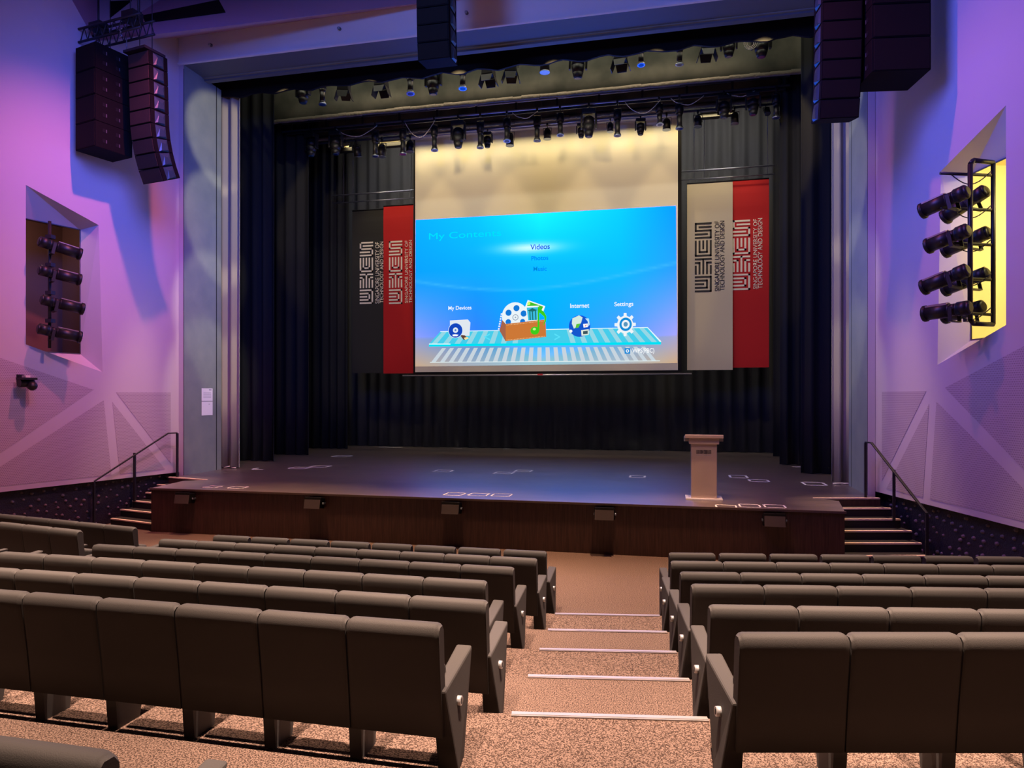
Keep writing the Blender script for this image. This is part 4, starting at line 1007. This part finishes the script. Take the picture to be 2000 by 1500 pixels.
# notices on the left jamb
for (y0, y1, lab) in ((758.5, 783, 'upper white notice sheet on the grey left side of the stage opening'), (784, 811, 'lower blank white sheet on the grey left side of the stage opening')):
    X = sx(-1, JX)
    za = 1 and onY(386, y1, 14.55).z; zb = onY(386, y0, 14.55).z
    t = empty('notice_sheet', (X + .004, 14.52, za), 0, lab, 'notice', 'notices')
    MB().b2((0, -.2, 0), (.004, .2, zb - za)).build('sheet', paper_m, t)
    q = MB()
    if y0 < 770:
        for i in range(5): q.b2((.004, -.14, (zb - za) * (.25 + .1 * i)), (.0045, .14, (zb - za) * (.25 + .1 * i) + .008))
        q.b2((.004, .06, (zb - za) * .84), (.0045, .16, (zb - za) * .92))
    else: q.b2((.004, .05, (zb - za) * .78), (.0045, .10, (zb - za) * .82))
    q.build('print', paper_ink, t)

# ------------------------------------------------------------------ lectern
t = empty('lectern', (.585, 12.62, ST), 0, 'champagne-coloured metal lectern standing at the right of the stage', 'lectern')
MB().b2((-.31, -.22, 0), (.31, .22, .03)).build('base_plate', mat('pale_steel', (.78, .74, .72), .35, .3), t, bevel=.006)
MB().b2((-.215, -.15, .03), (.215, .14, .98)).build('column', silver, t, bevel=.008)
MB().b2((-.25, -.18, .965), (.25, .17, 1.07)).build('collar', silver, t, bevel=.006)
MB().hexa([(-.32, -.22, 1.07), (.32, -.22, 1.07), (.32, .25, 1.04), (-.32, .25, 1.04)], [(-.32, -.22, 1.13), (.32, -.22, 1.13), (.32, .25, 1.09), (-.32, .25, 1.09)]).build('reading_top', silver, t, bevel=.008)
for xa in (-.33, .25): MB().b2((xa, .0, 1.0), (xa + .08, .22, 1.07)).build('top_bracket', mat('grey_steel', (.3, .29, .30), .4, .5), t)
q = MB(); logo_mesh(q, -.13, .80, .12, .862, -.1515, True); q.build('logo', print_black, t)
text_mesh('SINGAPORE UNIVERSITY OF TECHNOLOGY AND DESIGN', paper_ink, -.13, .12, .765, .780, -.1515, 'lettering', t)

# front fill speakers along the stage front
for i, x in enumerate((361, 614, 882, 1181, 1512)):
    p = onY(x, 980, 11.6); t = empty('front_fill_speaker', (p.x, 11.6, .60), 0, 'small black loudspeaker box on the stage front, %s from the left' % ORD[i], 'loudspeaker', 'front fill speakers')
    M = Matrix.Rotation(R(-12), 3, 'X')
    q = MB(); q.box((0, 0, .1), (.33, .17, .19), M); q.build('cabinet', spk_m, t, bevel=.01)
    q = MB(); q.box((0, -.088, .085), (.31, .008, .165), M); q.build('grille', fill_face, t)
    q = MB(); q.b2((.165, -.02, .07), (.18, .09, .10)); q.cyl((.19, -.01, .09), (.165, -.01, .09), .02, seg=8); q.build('bracket', rim_m, t); MB().b2((-.18, -.02, .07), (-.165, .09, .10)).build('bracket', rim_m, t)

# tape marks on the stage floor
MARK = [(585, 914, .50, .40), (626, 911, .48, .40), (668, 891, .50, .5), (866, 920, .44, .45), (984, 924, .46, .42), (1022, 920, .42, .45), (1245, 931, .36, .42), (1442, 931, .40, .55), (1482, 939, .42, .42),
        (1590, 945, .44, .55), (1418, 989, .34, .30), (1464, 988, .34, .32), (1513, 989, .34, .34), (888, 965, .36, .35), (935, 966, .36, .35), (980, 967, .36, .35), (415, 951, .30, .3), (465, 952, .34, .3), (762, 873.5, .9, .12), (1562, 912, .36, .14), (893, 875.5, .35, .10), (990, 876.5, .35, .10)]
for i, (x, y, w_, d_) in enumerate(MARK):
    p = onZ(x, y, ST); q = MB(); thk = .028 if y > 945 else .045
    for a, b_ in (((-w_ / 2, -d_ / 2), (w_ / 2, -d_ / 2 + thk)), ((-w_ / 2, d_ / 2 - thk), (w_ / 2, d_ / 2)), ((-w_ / 2, -d_ / 2), (-w_ / 2 + thk, d_ / 2)), ((w_ / 2 - thk, -d_ / 2), (w_ / 2, d_ / 2))):
        q.b2((*a, .001), (*b_, .003))
    o_ = q.build('tape_mark', tape_m); o_.location = (p.x, p.y, ST)
    row = 'along the stage front edge' if y > 945 else ('at the foot of the backdrop' if y < 880 else 'on the stage floor')
    idx = sorted([m_[0] for m_ in MARK if (m_[1] > 945) == (y > 945) and (m_[1] < 880) == (y < 880)]).index(x)
    tag(o_, 'white tape rectangle %s, %s from the left' % (row, ORD[idx]), 'tape mark', 'tape marks')
p = onZ(500, 917, ST); q = MB(); q.b2((-.16, -.03, .001), (.2, .02, .003)); q.b2((-.16, -.03, .001), (-.1, .3, .003)); o_ = q.build('tape_mark', tape_m); o_.location = p
tag(o_, 'white L-shaped tape mark beside the left house curtain', 'tape mark', 'tape marks')
p = onZ(1273, 880, ST); t = empty('floor_socket', p, 0, 'small brass fittings on a plate at the foot of the backdrop', 'fitting')
MB().b2((-.3, -.12, 0), (.3, .12, .012)).build('plate', darkgrey, t)
q = MB(); [q.cyl((x, 0, .012), (x, 0, .012 + h_), .03, seg=10) for x, h_ in ((-.16, .05), (-.08, .04), (.0, .08), (.06, .05), (.15, .06))]; q.build('fitting', mat('brass', (.75, .6, .35), .35, .8), t)
